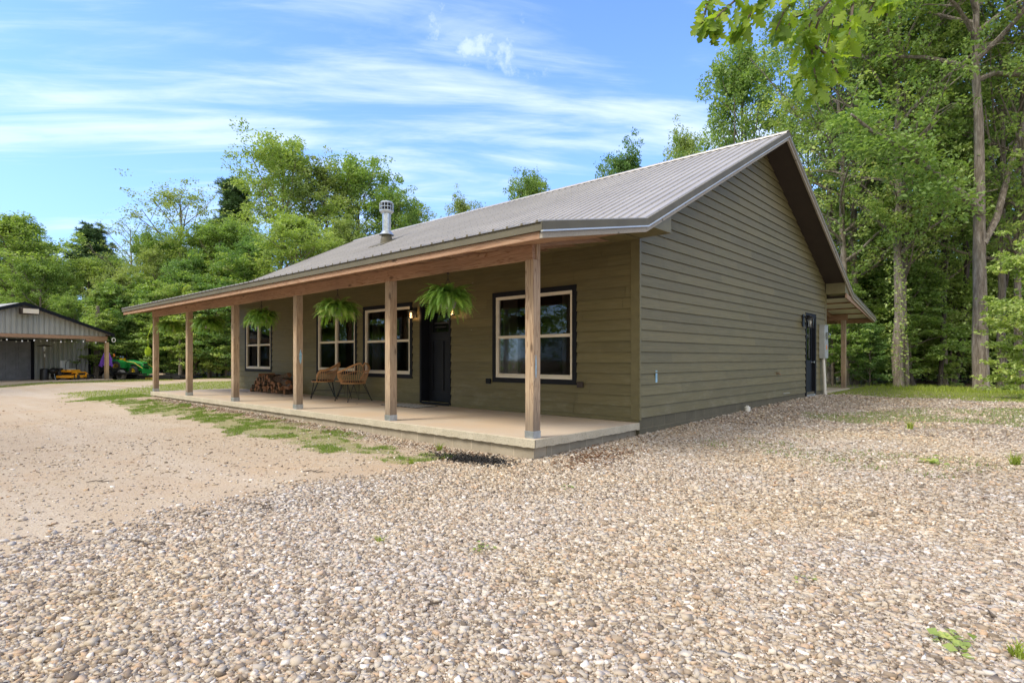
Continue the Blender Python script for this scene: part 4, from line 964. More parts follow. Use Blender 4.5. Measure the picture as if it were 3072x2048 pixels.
for (x, y, lb) in [(-12.85, 1.78, 'small dead leaf on the porch slab in front of the left window'), (-10.44, 1.73, 'small dead leaf on the porch slab in front of the woodpile'), (-6.6, 1.6, 'small dead leaf on the porch slab right of the chairs')]:
    if lf is None:
        b = MB(); b.add([(-.05,0,.002), (-.01,.022,.012), (.06,.004,.004), (-.005,-.02,.014), (.02,.03,.006)], [(0,1,3), (1,2,3), (1,4,2)]); lf = o = b.build('dead_leaf', M['deadleaf'], None)
    else: o = lf.copy(); C.objects.link(o)
    o.location = (x, y, .002); o.rotation_euler = (0, 0, x); tag(o, lb, 'leaf', 'dead leaves lying on the porch slab')

# ------------------------------------------------------------------ trees
def skeleton(rn, H, cb, R_, limbs, tr, lean=(0, 0), top=.93, wig=.03, shape='round', droop=0):
    """trunk and limb tubes plus the list of leaf clump centres (x, y, z, radius)"""
    mb = MB(); n = 12; T = []; ox = oy = 0
    for i in range(n+1):
        t = i/n; ox += rn.gauss(0, wig)*H*.1; oy += rn.gauss(0, wig)*H*.1
        T.append(Vector((ox+lean[0]*t*t*H, oy+lean[1]*t*t*H, t*H*top)))
    rad = [tr*(1.35 if i == 0 else 1.08 if i == 1 else 1)*(1-.93*(i/n)**1.1) + .012 for i in range(n+1)]
    T.insert(1, T[0].lerp(T[1], .12)); rad.insert(1, tr*1.12)
    mb.tube(T, rad, 9)
    def tp(z):
        for a, b in zip(T, T[1:]):
            if a.z <= z <= b.z: return a.lerp(b, (z-a.z)/(b.z-a.z+1e-9))
        return T[-1].copy()
    cl = []
    for i in range(limbs):
        rel = (i+.5)/limbs; z = cb+(H*top-cb)*rel**.95; b0 = tp(z); az = i*2.4+rn.uniform(-.5, .5)
        if shape == 'round': pr = .55+.75*math.sin(math.pi*min(1, .12+.86*rel))*.9 - .35*rel**3
        elif shape == 'cone': pr = 1.05*(1-rel)**.75+.12
        elif shape == 'high': pr = .45+.8*math.sin(math.pi*(.1+.8*rel))
        else: pr = .85-.25*rel
        Ln = R_*pr*rn.uniform(.62, 1.15); el = (R(32)+R(38)*rel) if shape in ('round', 'high') else (R(15)+R(50)*rel) if shape == 'flat' else R(5)+R(20)*rel; Ln *= 1.15 if shape in ('round', 'high') else 1
        d = Vector((math.cos(az)*math.cos(el), math.sin(az)*math.cos(el), math.sin(el))); pts = [b0]; p = b0.copy(); m_ = 5
        for k in range(m_):
            d = (d+Vector((rn.gauss(0, .12), rn.gauss(0, .12), rn.gauss((-.03 if shape in ('round', 'high') else .02)-droop, .14)))).normalized(); p = p+d*Ln/m_; pts.append(p.copy())
        r0 = max(.018, tr*.42*(1-.7*rel)); mb.tube(pts, [r0*(1-.8*k/m_)+.006 for k in range(m_+1)], 6)
        cr = R_*.15*rn.uniform(.6, 1.4)
        cl.append((*pts[-1], cr))
        for k in range(2, m_+1):
            for sgn in ((-1, 1) if k < m_ else (0,)):
                if rn.random() < .12: continue
                dd = (pts[k]-pts[k-1]).normalized(); sv = dd.cross(Vector((0,0,1))).normalized()*sgn
                q = pts[k]+(dd*.6+sv+Vector((0,0,rn.uniform(-.3, .5))))*Ln*.30*rn.uniform(.5, 1.25)
                if sgn: mb.tube([pts[k], pts[k].lerp(q, .5)+Vector((0,0,.04*Ln)), q], [r0*.35, r0*.22, .006], 4, False)
                cl.append((*q, R_*.12*rn.uniform(.6, 1.3)))
                for _ in range(2):
                    if rn.random() < .75: cl.append((q.x+rn.gauss(0, .10)*R_, q.y+rn.gauss(0, .10)*R_, q.z+rn.gauss(-.02, .15)*R_, R_*.10*rn.uniform(.5, 1.3)))
                if rn.random() < .7: cl.append((*(pts[k].lerp(q, .45)+Vector((0,0,rn.uniform(-.1,.2)))), R_*.10))
    for _ in range(5): cl.append((T[-1].x+rn.gauss(0, .07)*R_, T[-1].y+rn.gauss(0, .07)*R_, T[-1].z+rn.uniform(-.25, .14)*R_, R_*.09))
    return mb, cl, T
def crown_leaves(cl, per, size, flat=.55, rn=None, density=1.0):
    P = []; tone = []
    for (x, y, z, r) in cl:
        n = max(6, int(per*density*rng.uniform(.5, 1.3))); g = rng.normal(size=(n, 3)); g /= np.linalg.norm(g, axis=1)[:, None]; g *= rng.uniform(.25, 1.0, (n, 1))**.6
        g *= np.array([1, 1, flat])*r*1.25; P.append(g+np.array([x, y, z])); tone.append(np.clip(rng.normal(rng.uniform(.25, .7), .18, n), 0, 1))
    P = np.concatenate(P); return P, rng.uniform(.7, 1.3, len(P))*size, np.concatenate(tone)
def tree_proto(name, seed, H, cb, R_, limbs, tr, per, ls, lm, bm='bark', lean=(0,0), shape='round', flat=.55, asp=.6, droop=0, dens=1.0, bare=0, wig=.03):
    rn = random.Random(seed); root = empty(name); mb, cl, T = skeleton(rn, H, cb, R_, limbs, tr, lean, shape=shape, droop=droop, wig=wig)
    if bare: cl = [c for c in cl if rn.random() > bare]
    mb.build('trunk', M[bm], root, smooth=True); P, s_, tn = crown_leaves(cl, per, ls, flat, density=dens)
    leaves('crown', P, s_, M[lm], root, up=.35, asp=asp, tone=tn); root['H'] = H; return root
def pine_proto(name, seed, H, cb, R_, tr):
    rn = random.Random(seed); root = empty(name); mb, cl, T = skeleton(rn, H, cb, R_, 34, tr, shape='cone')
    mb.build('trunk', M['bark_dark'], root, smooth=True); P = []; D = []; tone = []
    for (x, y, z, r) in cl:
        for t in range(5):
            c_ = np.array([x, y, z])+rng.normal(size=3)*np.array([1, 1, .35])*r*.7; n = 26; d = rng.normal(size=(n, 3)); d[:, 2] = np.abs(d[:, 2])*.9+.1; d /= np.linalg.norm(d, axis=1)[:, None]
            P.append(np.repeat(c_[None], n, 0)); D.append(d*3); tone.append(np.clip(rng.normal(.45, .2, n), 0, 1))
    P = np.concatenate(P); leaves('crown', P, rng.uniform(.2, .36, len(P)), M['needle'], root, up=0, asp=.13, D=np.concatenate(D), tone=np.concatenate(tone), fold=.02); root['H'] = H; return root
# prototypes, built once each (the first placement moves the prototype itself)
PR_ = {}
PR_['broadA'] = tree_proto('broadleaf_tree', 1, 13, 2.2, 3.1, 26, .17, 58, 0.147, 'leaf_mid', dens=1.1, flat=.8)
PR_['broadB'] = tree_proto('broadleaf_tree', 2, 13, 1.6, 3.3, 28, .16, 58, 0.147, 'leaf_light', dens=1.1, flat=.8)
PR_['broadC'] = tree_proto('broadleaf_tree', 3, 13, 3.4, 2.9, 22, .17, 52, 0.140, 'leaf_olive', flat=.8)
PR_['broadD'] = tree_proto('broadleaf_tree', 6, 13, 1.4, 3.2, 26, .18, 58, 0.147, 'leaf_deep', flat=.8)
PR_['sparse'] = tree_proto('broadleaf_tree', 4, 13, 4.0, 2.9, 20, .15, 24, 0.133, 'leaf_olive', bare=.25, wig=.04)
PR_['deadish'] = tree_proto('sparse_tree', 5, 12, 3.5, 2.4, 22, .13, 9, 0.119, 'leaf_olive', bare=.62, wig=.05)
PR_['pine'] = pine_proto('pine_tree', 9, 14, 5.0, 2.3, .17)
PR_['pineB'] = pine_proto('pine_tree', 12, 14, 7.0, 2.0, .15)
PR_['bushA'] = tree_proto('sapling', 11, 4.2, .25, 1.7, 20, .035, 45, 0.105, 'leaf_mid', shape='flat', flat=.35)
PR_['bushB'] = tree_proto('sapling', 14, 4.2, .25, 1.9, 20, .035, 43, 0.112, 'leaf_light', shape='flat', flat=.3)
PR_['bushC'] = tree_proto('sapling', 17, 4.2, .25, 1.8, 20, .03, 43, 0.105, 'leaf_deep', shape='flat', flat=.35)
PR_['forestA'] = tree_proto('forest_tree', 21, 18, 4.8, 3.6, 34, .20, 41, 0.144, 'leaf_mid', shape='high', flat=.5, bare=.36, wig=.035)
PR_['forestB'] = tree_proto('forest_tree', 22, 18, 5.6, 3.4, 32, .19, 41, 0.144, 'leaf_mid', 'bark_dark', shape='high', flat=.5, bare=.36, wig=.045, lean=(.010, 0))
PR_['forestC'] = tree_proto('forest_tree', 23, 18, 4.2, 3.3, 32, .14, 39, 0.144, 'leaf_light', shape='high', flat=.5, bare=.36, wig=.05, lean=(-.008, .004))
PR_['forestD'] = tree_proto('forest_tree', 24, 18, 6.5, 2.6, 24, .12, 40, 0.152, 'leaf_mid', 'bark_dark', shape='high', flat=.5, bare=.32, wig=.04)
used = set()
def plant(kind, u, depth, H, label, group=None, rz=None, wsc=1.0, cat='tree', z=None, xy=None, tilt=(0, 0)):
    src = PR_[kind]; p = at(u, depth, z=0) if xy is None else np.array([*xy, 0.])
    p[2] = float(gz(p[0], p[1]))-.03 if z is None else z
    o = src if kind not in used else copy_tree(src); used.add(kind)
    s_ = H/src['H']; o.location = p; o.rotation_euler = (tilt[0], tilt[1], rnd.uniform(0, 6.28) if rz is None else rz); o.scale = (s_*wsc, s_*wsc, s_)
    return tag(o, label, cat, group)
def topH(vtop, d): return 1.3+(HZ-vtop)/FD*d
GL = 'trees at the edge of the yard on the left'; GB = 'trees rising behind the house roof'; GR = 'tall trees in the woods on the right'
for (k, u, v, d, ws, lb) in [
 ('pine', 38, 486, 46, .85, 'dark pine poking out at the far left edge of the treeline'), ('broadB', 18, 505, 39, 1.35, 'large pale green broadleaf tree above the garage roof at the left edge'),
 ('pineB', 118, 585, 44, .8, 'small dark pine between the two leftmost green crowns'),
 ('broadA', 95, 610, 37, 1.2, 'mid green round tree just behind the garage ridge'), ('pineB', 205, 508, 46, 1.15, 'lone round topped pine against the sky behind the garage eave'),
 ('broadB', 205, 600, 41, 1.1, 'pale rounded tree standing below the lone round topped pine'), ('deadish', 312, 505, 42, 1.05, 'half dead tree with bare branches against the sky'),
 ('sparse', 420, 428, 42, 1.1, 'thin rusty green oak with its branches showing, right of the half dead tree'), ('broadC', 355, 585, 38, 1.0, 'olive green tree in front of the half dead tree'),
 ('pine', 535, 392, 47, .8, 'dark pine tip beside the tallest bright green tree'), ('broadA', 512, 520, 39, 1.15, 'green tree in front of the dark pine tip'),
 ('broadB', 640, 335, 44, .95, 'tallest bright green tree on the left, ending in a thin pointed top'), ('broadD', 585, 560, 36.5, 1.15, 'deep green dense tree above the porch eave'),
 ('broadC', 748, 395, 45, 1.0, 'olive topped tree right of the tallest bright green tree'), ('broadA', 822, 385, 47, 1.0, 'tall tree with a ragged top left of the chimney pipe'),
 ('broadB', 690, 510, 35.5, 1.25, 'yellow green tree spreading just above the lower roof edge'), ('broadC', 800, 520, 38, 1.1, 'olive green tree directly left of the chimney pipe'),
 ('broadA', 905, 455, 46, .9, 'tree showing right behind the chimney pipe'), ('broadC', 945, 490, 50, .8, 'low tree sloping down to the roof ridge right of the chimney'),
 ('broadD', 440, 600, 36, 1.1, 'dark leafy tree over the far left end of the porch roof'), ('broadC', 270, 640, 36, 1.05, 'olive tree behind the garage eave corner'),
 ('broadA', 352, 548, 40, 1.0, 'green tree filling in behind the half dead tree'), ('broadB', 468, 530, 40, 1.0, 'light green tree between the rusty oak and the dark pine tip'), ('broadD', 395, 560, 43, 1.0, 'deep green tree low behind the rusty oak'), ('broadD', 72, 560, 44, 1.1, 'deep green tree between the far left pine and the pale crown'), ('broadA', 262, 600, 42, .9, 'green tree filling the gap left of the half dead tree'), ('broadA', 160, 690, 36, 1.1, 'low green tree behind the garage roof slope'), ('broadD', 320, 690, 35, 1.0, 'dark green tree behind the purple umbrella'), ('broadB', 395, 660, 35, 1.0, 'light green tree behind the tractor'),
 ('broadA', 480, 690, 34.5, 1.0, 'green tree seen between the first two porch posts from the far end'), ('broadA', 30, 640, 42, 1.3, 'mid green tree behind the left slope of the garage')]:
    plant(k, u, d, topH(v, d), lb, GL, wsc=ws*1.08)
for (k, u, v, d, ws, lb) in [('broadC', 1062, 468, 40, .75, 'treetop barely showing over the middle of the roof ridge'), ('broadA', 1222, 415, 38, .72, 'small rounded treetop over the roof ridge, second from the chimney'),
 ('broadD', 1437, 358, 36, .72, 'small dark treetop over the right half of the roof ridge'), ('broadC', 1575, 325, 34, .8, 'olive treetop just left of the big tree behind the gable peak'),
 ('broadA', 1702, 138, 29, .76, 'big leafy oak rising behind the gable peak against the blue sky')]:
    plant(k, u, d, topH(v, d), lb, GB, wsc=ws)
nm = ['behind the tractor', 'behind the trailer', 'behind the second porch post from the far end', 'between the far porch posts', 'behind the umbrella', 'beside the garage wall']
for i, (u, d, H) in enumerate([(235, 33.5, 3.4), (262, 35, 5.0), (292, 35, 4.4), (335, 35.5, 4.2), (372, 35, 4.8), (412, 35, 4.0), (448, 34.5, 4.6), (484, 35, 4.8), (520, 34.5, 5.2), (556, 35, 4.8), (352, 36.5, 5.5), (430, 36.5, 6), (500, 36.5, 6.2), (575, 36, 6)]):
    lb = (['first', 'second', 'third', 'fourth', 'fifth', 'sixth', 'seventh', 'eighth', 'ninth', 'tenth'][i]+' leafy shrub from the left in the green hedge under the left treeline') if i < 10 else ['tall shrub rising behind the umbrella side of the hedge', 'tall shrub rising behind the tractor end of the hedge', 'tall shrub rising behind the hedge between the far posts', 'tall shrub rising at the house end of the hedge'][i-10]
    plant(['bushB', 'bushA', 'bushC'][i % 3], u, d, H, lb, 'shrubs along the foot of the left treeline', wsc=1.25, cat='shrub')
# slim bare trunk seen between the far posts, and one by the garage
for (u, d, H, lb) in [(414, 33.5, 4.6, 'thin bare leaning tree trunk between the two far porch posts'), (222, 33.2, 4.4, 'grey tree trunk standing between the garage wall and the umbrella')]:
    r = empty('bare_trunk', at(u, d, z=0)*np.array([1,1,0])+np.array([0,0,-.3]), 0, lb, 'tree trunk'); b = MB(); q = .085 if u > 400 else .15
    b.tube([(0,0,0), (-.03,.02,H*.4), (-.12 if u > 400 else .05,.03,H*.75), (-.2 if u > 400 else 0,.05,H)], [q*1.3, q, q*.85, q*.6], 8); b.tube([(-.05,.02,H*.6), (.3,.1,H*.75)], [q*.4, .01], 5); b.build('trunk', M['bark'], r, smooth=True)
# woods on the right
big = tree_proto('oak_tree', 31, 20, 10.5, 4.4, 26, .22, 60, .15, 'leaf_mid', shape='high', flat=.42, wig=.012, lean=(.0, .0))
big.location = (*at(2254, 19.5, z=0)[:2], -.1); big.rotation_euler = (0, 0, R(42)); tag(big, 'big straight oak with thick pale furrowed trunk at the edge of the right lawn', 'tree', GR)
b = MB()   # long limb reaching left over the lawn, and the fork to the right
def bl(u, v, d): return tuple(at(u, d, v=v)-np.array(big.location))
def inv(p): return tuple(Matrix.Rotation(-R(42), 3, 'Z') @ Vector(p))
b.tube([inv(bl(2254, 490, 19.5)), inv(bl(2215, 450, 19.2)), inv(bl(2150, 400, 18.8)), inv(bl(2075, 345, 18.4)), inv(bl(2000, 300, 18)), inv(bl(1955, 262, 17.6))], [.14, .12, .10, .085, .06, .03], 8)
b.tube([inv(bl(2258, 560, 19.5)), inv(bl(2290, 500, 19.8)), inv(bl(2318, 390, 20.2)), inv(bl(2345, 300, 20.8)), inv(bl(2362, 200, 21))], [.12, .11, .095, .07, .04], 8)
b.build('limb', M['bark'], big, smooth=True)
cl = [(*inv(bl(u+rnd.uniform(-25, 25), v+rnd.uniform(-30, 45), 18.5+rnd.uniform(-1, 1))), .55) for (u, v) in [(1950, 262), (1975, 285), (2000, 300), (2040, 330), (2075, 350), (2110, 370), (2150, 395), (2180, 420), (1990, 240), (2030, 280), (2080, 300), (2130, 350), (2160, 440), (2060, 390), (2010, 350), (1940, 300), (1965, 340), (2100, 420), (2140, 460), (2200, 470)] for _ in range(3)]
P, s_, tn = crown_leaves(cl, 60, .17, .4); leaves('limb_leaves', P, s_, M['leaf_mid'], big, up=.5, asp=.6, tone=tn)
FT = [('forestC', 1928, 23, 17, 1.05, 'grey trunked tree behind the back porch post, wrapped in leaves'), ('forestA', 2058, 21.5, 18, .85, 'pale ivy covered tree, left one of the close pair of trunks'), ('forestC', 2083, 22, 17, .8, 'slender tree forking upward, right one of the close pair of trunks'),
 ('forestB', 2094, 22.5, 16, 1.0, 'dark curving tree just right of the close pair of trunks'), ('forestD', 2160, 23, 13.5, .8, 'thin dark straight tree, first of the thin ones right of the dark curving tree'), ('forestC', 2178, 23.5, 16, .85, 'thin brown tree, second of the thin ones right of the dark curving tree'),
 ('forestD', 2199, 24, 17, 1.1, 'thin dark tree nearest left of the big oak'), ('forestA', 2303, 21.5, 16, .8, 'mottled grey tree leaning right, just right of the big oak'), ('forestD', 2326, 24, 13, 1.2, 'dark thin tree behind the mottled grey leaning tree'),
 ('forestC', 2352, 21, 18, .9, 'tree cut by the right edge of the photograph'), ('forestB', 2006, 26, 16, .8, 'slim dark tree deep in the woods just right of the back porch roof'), ('forestD', 2038, 28, 12.5, 1.2, 'slim brown tree deep in the woods left of the ivy covered tree'),
 ('forestD', 2122, 27, 12, .9, 'leaning sapling trunk in the gap right of the dark curving tree'), ('forestD', 2226, 29, 12.5, 1.2, 'shaded trunk showing just left of the big oak base'), ('forestB', 2280, 28, 13, .9, 'shaded trunk showing just right of the big oak base'),
 ('forestA', 1905, 25, 16.5, 1.0, 'leafy tree rising over the lower right slope of the gable roof'), ('forestA', 1865, 28, 13.5, .95, 'leafy tree touching the right side of the gable peak'), ('forestA', 1965, 24, 15, 1.0, 'leafy tree over the back porch roof'),
 ('forestC', 2240, 27, 13, 1.2, 'pale leaved tree filling the space behind the big oak'), ('forestA', 2130, 27, 14, 1.1, 'leafy tree behind the thin trunks in the middle of the right woods'), ('forestB', 2335, 25, 12, 1.0, 'dark leafy tree near the right edge behind the leaning tree'), ('forestC', 1990, 30, 12, 1.1, 'pale green tree deep behind the back porch roof edge')]
for (k, u, d, H, ws, lb) in FT: plant(k, u, d, H, lb, GR, wsc=ws, z=-.12)
def where(u): return 'behind the back porch' if u < 2000 else 'behind the close pair of trunks' if u < 2110 else 'behind the thin trunks left of the oak' if u < 2230 else 'right of the big oak'
for row, (d, n) in enumerate([(31, 8), (36, 9), (42, 9)]):
    for i in range(n):
        u = 1870+i*68+rnd.uniform(-22, 22)
        plant(['forestD', 'forestA', 'forestC', 'forestB'][(i*3+row) % 4], u, d+rnd.uniform(-2, 2), rnd.uniform(8, 11.5), 'slim shaded tree in the %s row, %s' % (['nearer deep', 'middle deep', 'farthest'][row], where(u)), 'deep trees inside the right woods', wsc=rnd.uniform(.8, 1.2), z=-.15)
for i in range(34):
    u = 1895+i*14.5+rnd.uniform(-8, 8); d = rnd.choice([24, 26, 29, 32, 35])+rnd.uniform(-1, 1)
    plant(['bushC', 'bushA', 'bushB'][(i*7) % 3], u, d, rnd.uniform(2.6, 5.0), '%s sapling %s, %s' % (['dark green', 'mid green', 'yellow green'][(i*7) % 3], 'at the wood edge' if d < 28 else 'deep in the wood', where(u)), 'understory saplings in the right woods', wsc=1.25, cat='sapling', z=-.15)
for (k, u, d, H, lb) in [('bushB', 2185, 24, 4.4, 'bright green sapling with layered leaves left of the big oak'), ('bushB', 2400, 15.5, 3.9, 'bright green sapling reaching in at the right edge'), ('bushC', 1998, 22, 2.2, 'low dark bush beside the back porch lawn')]:
    o = plant(k, u, d, H, lb, None, cat='sapling', z=-.1)
# ivy sleeves on trunks and plants at the oak foot
def ivy(u, d, z0, z1, r, lb, n=260):
    p = at(u, d, z=0); a = rng.uniform(0, 2*np.pi, n); z = rng.uniform(z0, z1, n); q = r*rng.uniform(.95, 1.7, n)
    P = np.stack([p[0]+np.cos(a)*q, p[1]+np.sin(a)*q, z], 1); tag(leaves('ivy', P, rng.uniform(.07, .13, n), M['leaf_light'], up=.1, asp=.8), lb, 'ivy')
ivy(1928, 23, .8, 4.5, .27, 'ivy climbing the trunk behind the back porch post', 500); ivy(2060, 20.5, .2, 4.6, .22, 'ivy climbing the pale tree of the close pair', 420); ivy(2248, 19.5, 1.9, 3.4, .31, 'small ivy patch on the left side of the big oak trunk', 60)
p0 = at(2235, 18.9, z=0)
x = rng.normal(p0[0], 1.5, 1500); y = rng.normal(p0[1], .5, 1500); tag(blades('tall_grass', x, y, rng.uniform(.06, .25, 1500), rng.uniform(.008, .02, 1500), M['grass']), 'tall yellow green grass around the foot of the big oak', 'grass', kind='stuff')
# far woods that read as one mass
def mass(name, boxes, per, size, mat, label):
    cl = []
    for (u0, u1, d0, d1, z0, z1, n) in boxes:
        for _ in range(n):
            q = at(rnd.uniform(u0, u1), rnd.uniform(d0, d1), z=rnd.uniform(z0, z1)); cl.append((*q, rnd.uniform(.7, 1.5)))
    P, s_, tn = crown_leaves(cl, per, size, .6); tag(leaves(name, P, s_, M[mat], up=.3, asp=.65, tone=tn), label, 'woods', kind='stuff')
mass('distant_woods', [(-150, 1000, 46, 54, -.5, 6.5, 620)], 46, .34, 'leaf_mid', 'distant green woods behind the left treeline')
mass('distant_woods', [(1790, 2500, 44, 56, -.5, 7.5, 620), (1850, 2500, 46, 56, 6, 9, 90)], 44, .34, 'leaf_light', 'distant sunlit woods seen through the right trees')
cl = [(rnd.uniform(-60, 25), rnd.uniform(-46, -36), rnd.uniform(-.3, 9), rnd.uniform(1.0, 1.8)) for _ in range(420)]+[(rnd.uniform(-80, -36), rnd.uniform(-36, -9), rnd.uniform(-.3, 12), rnd.uniform(1.0, 1.9)) for _ in range(620)]
P, s_, tn = crown_leaves(cl, 40, .5, .6); tag(leaves('distant_woods', P, s_, M['leaf_mid'], up=.3, asp=.65, tone=tn), 'woods across the drive mirrored in the porch windows', 'woods', kind='stuff')
x = rng.uniform(-5, 30, 9000); y = rng.uniform(17, 50, 9000); g, g2, wo = zones(x, y); kk = wo > .6; x, y = x[kk], y[kk]
P = np.stack([x, y, gz(x, y)+rng.uniform(.02, .35, len(x))], 1); tag(leaves('undergrowth', P, rng.uniform(.1, .2, len(x)), M['leaf_deep'], up=.8), 'dark low undergrowth on the floor of the right woods', 'undergrowth', kind='stuff')
# trees across the drive, in front of the house (only their reflections show)
for i, (x, y, k) in enumerate([(-24, -20, 'broadA'), (-17, -22, 'forestA'), (-12, -19, 'broadD'), (-6, -23, 'forestB'), (-1, -20, 'broadA'), (-30, -15, 'broadC'), (-20, -27, 'forestA'), (-9, -28, 'forestA'), (6, -24, 'forestC')]):
    plant(k, 0, 0, 13+i % 3, 'tree across the drive mirrored in the porch windows', 'trees across the drive mirrored in the windows', xy=(x, y))

# ------------------------------------------------------------------ overhanging oak branch with lobed leaves
ob = empty('oak_branch', tuple(at(2050, 4.6, v=-190)), 0, 'lobed bright oak leaves on a branch hanging into the top of the picture', 'branch'); O = np.array(ob.location)
half = [(0,.0),(.08,.015),(.16,.10),(.22,.13),(.27,.06),(.36,.18),(.44,.25),(.47,.24),(.49,.10),(.58,.20),(.66,.27),(.70,.22),(.72,.10),(.80,.14),(.87,.13),(.93,.07),(1.0,.0)]
tw = MB(); LV = []; LF = []; LT = []; nb = 0
def oak_leaf(p, d, size, tone):
    global nb
    d = Vector(d).normalized(); n0 = Vector((rnd.gauss(0, .6), rnd.gauss(0, .6), rnd.gauss(.5, .5))); n0 = (n0-d*n0.dot(d)).normalized(); s_ = n0.cross(d); cv = rnd.uniform(.0, .25)
    k = len(half)
    for sg in (1, 0, -1):
        for (t, w_) in half:
            q = Vector(p)+d*(t*size)+s_*(sg*w_*size*1.15)+n0*(-cv*size*t*t+.10*size*abs(sg)*w_*2); LV.append(tuple(q)); LT.append(tone)
    for j in (0, 1):
        for i in range(k-1): LF.append((nb+j*k+i, nb+j*k+i+1, nb+(j+1)*k+i+1, nb+(j+1)*k+i))
    nb += 3*k
def loc_(u, v, d): return Vector(tuple(at(u, d, v=v)-O))
strands = [[(2050, -190, 4.6), (1900, -90, 4.4), (1780, -30, 4.2), (1690, 0, 4.0), (1645, 40, 3.9), (1632, 62, 3.9)], [(1780, -30, 4.2), (1745, 15, 4.2), (1712, 45, 4.1), (1700, 62, 4.1)], [(1900, -90, 4.4), (1840, -20, 4.3), (1800, 30, 4.2), (1782, 70, 4.2)],
 [(2050, -190, 4.6), (1960, -60, 4.5), (1890, 20, 4.4), (1862, 100, 4.4), (1870, 160, 4.3), (1882, 215, 4.3)], [(1890, 20, 4.4), (1850, 70, 4.3), (1838, 95, 4.3)], [(1862, 100, 4.4), (1905, 130, 4.3), (1925, 168, 4.2)], [(1960, -60, 4.5), (1960, 0, 4.2), (1955, 50, 4.1), (1950, 90, 4.0)],
 [(2050, -190, 4.6), (2080, -60, 4.3), (2060, -10, 4.2), (2040, 15, 4.1)], [(1862, 100, 4.4), (1850, 150, 4.5), (1832, 185, 4.5)], [(1960, -60, 4.5), (1925, 10, 4.6), (1910, 60, 4.6), (1898, 110, 4.6)], [(1890, 20, 4.4), (1820, 40, 4.5), (1800, 85, 4.5)], [(1780, -30, 4.2), (1650, -40, 4.1), (1625, 10, 4.0), (1612, 55, 3.9)], [(2080, -60, 4.3), (2010, 0, 4.5), (1985, 50, 4.5)]]
for st in strands:
    pts = [loc_(*q) for q in st]; tw.tube(pts, [.012*(1-i/len(pts))+.0022 for i in range(len(pts))], 5, False)
    for i in range(1, len(pts)):
        m_ = 9 if i < len(pts)-1 else 13
        if st[i][1] < -45: continue
        for k in range(m_):
            p = pts[i-1].lerp(pts[i], (k+1)/m_)+Vector((rnd.gauss(0, .025), rnd.gauss(0, .025), rnd.gauss(0, .02))); dd = (pts[i]-pts[i-1]).normalized()*.5+Vector((rnd.gauss(0, .8), rnd.gauss(0, .8), rnd.gauss(-.75, .4)))
            oak_leaf(p, dd, rnd.uniform(.10, .17), min(1, max(0, rnd.gauss(.55, .28))))
tw.build('twigs', M['twig'], ob); np_mesh('leaves', np.array(LV), np.array(LF), M['leaf_oak'], ob, attrs={'tone': np.array(LT)})

# ------------------------------------------------------------------ weeds on the gravel
def weed(x, y, s_, n, lb, broad=False, cat='weed'):
    r = empty('weed_tuft', (x, y, float(gz(x, y))), 0, lb, cat)
    if broad:
        P = rng.normal(size=(n, 3))*np.array([.5, .5, .25])*s_; P[:, 2] = np.abs(P[:, 2])+.01; leaves('leaves', P, rng.uniform(.3, .6, n)*s_, M['leaf_light'], r, up=1.2, asp=.75)
    else:
        a = rng.uniform(0, 2*np.pi, n); o = blades('blades', rng.normal(0, .12*s_, n), rng.normal(0, .12*s_, n), rng.uniform(.4, 1, n)*s_, rng.uniform(.006, .012, n), M['grass'], z=np.zeros(n), lean=.5); o.parent = r
    return r
def gpt(u, v):
    z = -.3
    for _ in range(6):
        d = (CAM[2]-z)*FD/(v-HZ); p = at(u, d, z=z); z = float(gz(p[0], p[1]))
    return p[0], p[1]
for (u, v, s_, n, br, lb) in [(1280, 1035, .17, 70, False, 'green grass tuft against the porch side wall near its corner'), (2195, 1485, .10, 26, True, 'bright round leaved weed in the gravel near the bottom right corner'), (1100, 1266, .07, 20, True, 'small green weed in the middle of the foreground gravel'),
 (872, 1247, .07, 18, False, 'small grass tuft in the gravel left of the middle'), (1308, 1120, .06, 12, True, 'tiny weed in the gravel below the porch corner'), (2140, 1065, .16, 30, True, 'low green weed patch in the gravel at right'), (2330, 1068, .2, 60, False, 'green grass patch in the gravel at the right edge'),
 (1855, 1390-55, .06, 10, True, 'pale green leaf lying in the gravel right of the middle'), (2335, 1510, .09, 40, False, 'dry grass tuft at the bottom right corner'), (1010, 1215-180, .14, 60, False, 'grass tuft in front of the porch wall'), (2090, 985, .2, 60, False, 'short grass patch on the gravel below the back lawn'), (945, 1125-60, .08, 24, False, 'small tuft at the end of the grass strip')]:
    x, y = gpt(u, v); weed(x, y, s_, n, lb, br)
# twigs and rocks on the drive
for (u, v, L_, a, lb) in [(450, 1183, .30, .4, 'short dark twig lying on the dirt drive nearer the porch'), (330, 1325-70, .5, .2, 'long thin twig where the dirt meets the gravel'), (228, 1108, .25, 1.0, 'curled brown twig on the dirt drive at left'), (600, 1165, .35, .1, 'forked twig on the dirt drive'), (1000, 1392, .16, 2.0, 'brown bark chip on the gravel'), (720, 1025+60, .3, .6, 'dry twig in the middle of the dirt drive')]:
    x, y = gpt(u, v); b = MB(); b.tube([(-L_/2,0,.01), (-L_/6,.03,.02), (L_/5,-.02,.015), (L_/2,.03,.01)], [.003,.006,.005,.002], 5); b.tube([(0,0,.015), (L_*.2,.09,.03)], [.004,.002], 4); o = b.build('twig', M['twig'], None); o.location = (x, y, float(gz(x, y))); o.rotation_euler = (0, 0, a); tag(o, lb, 'twig')
rk = None
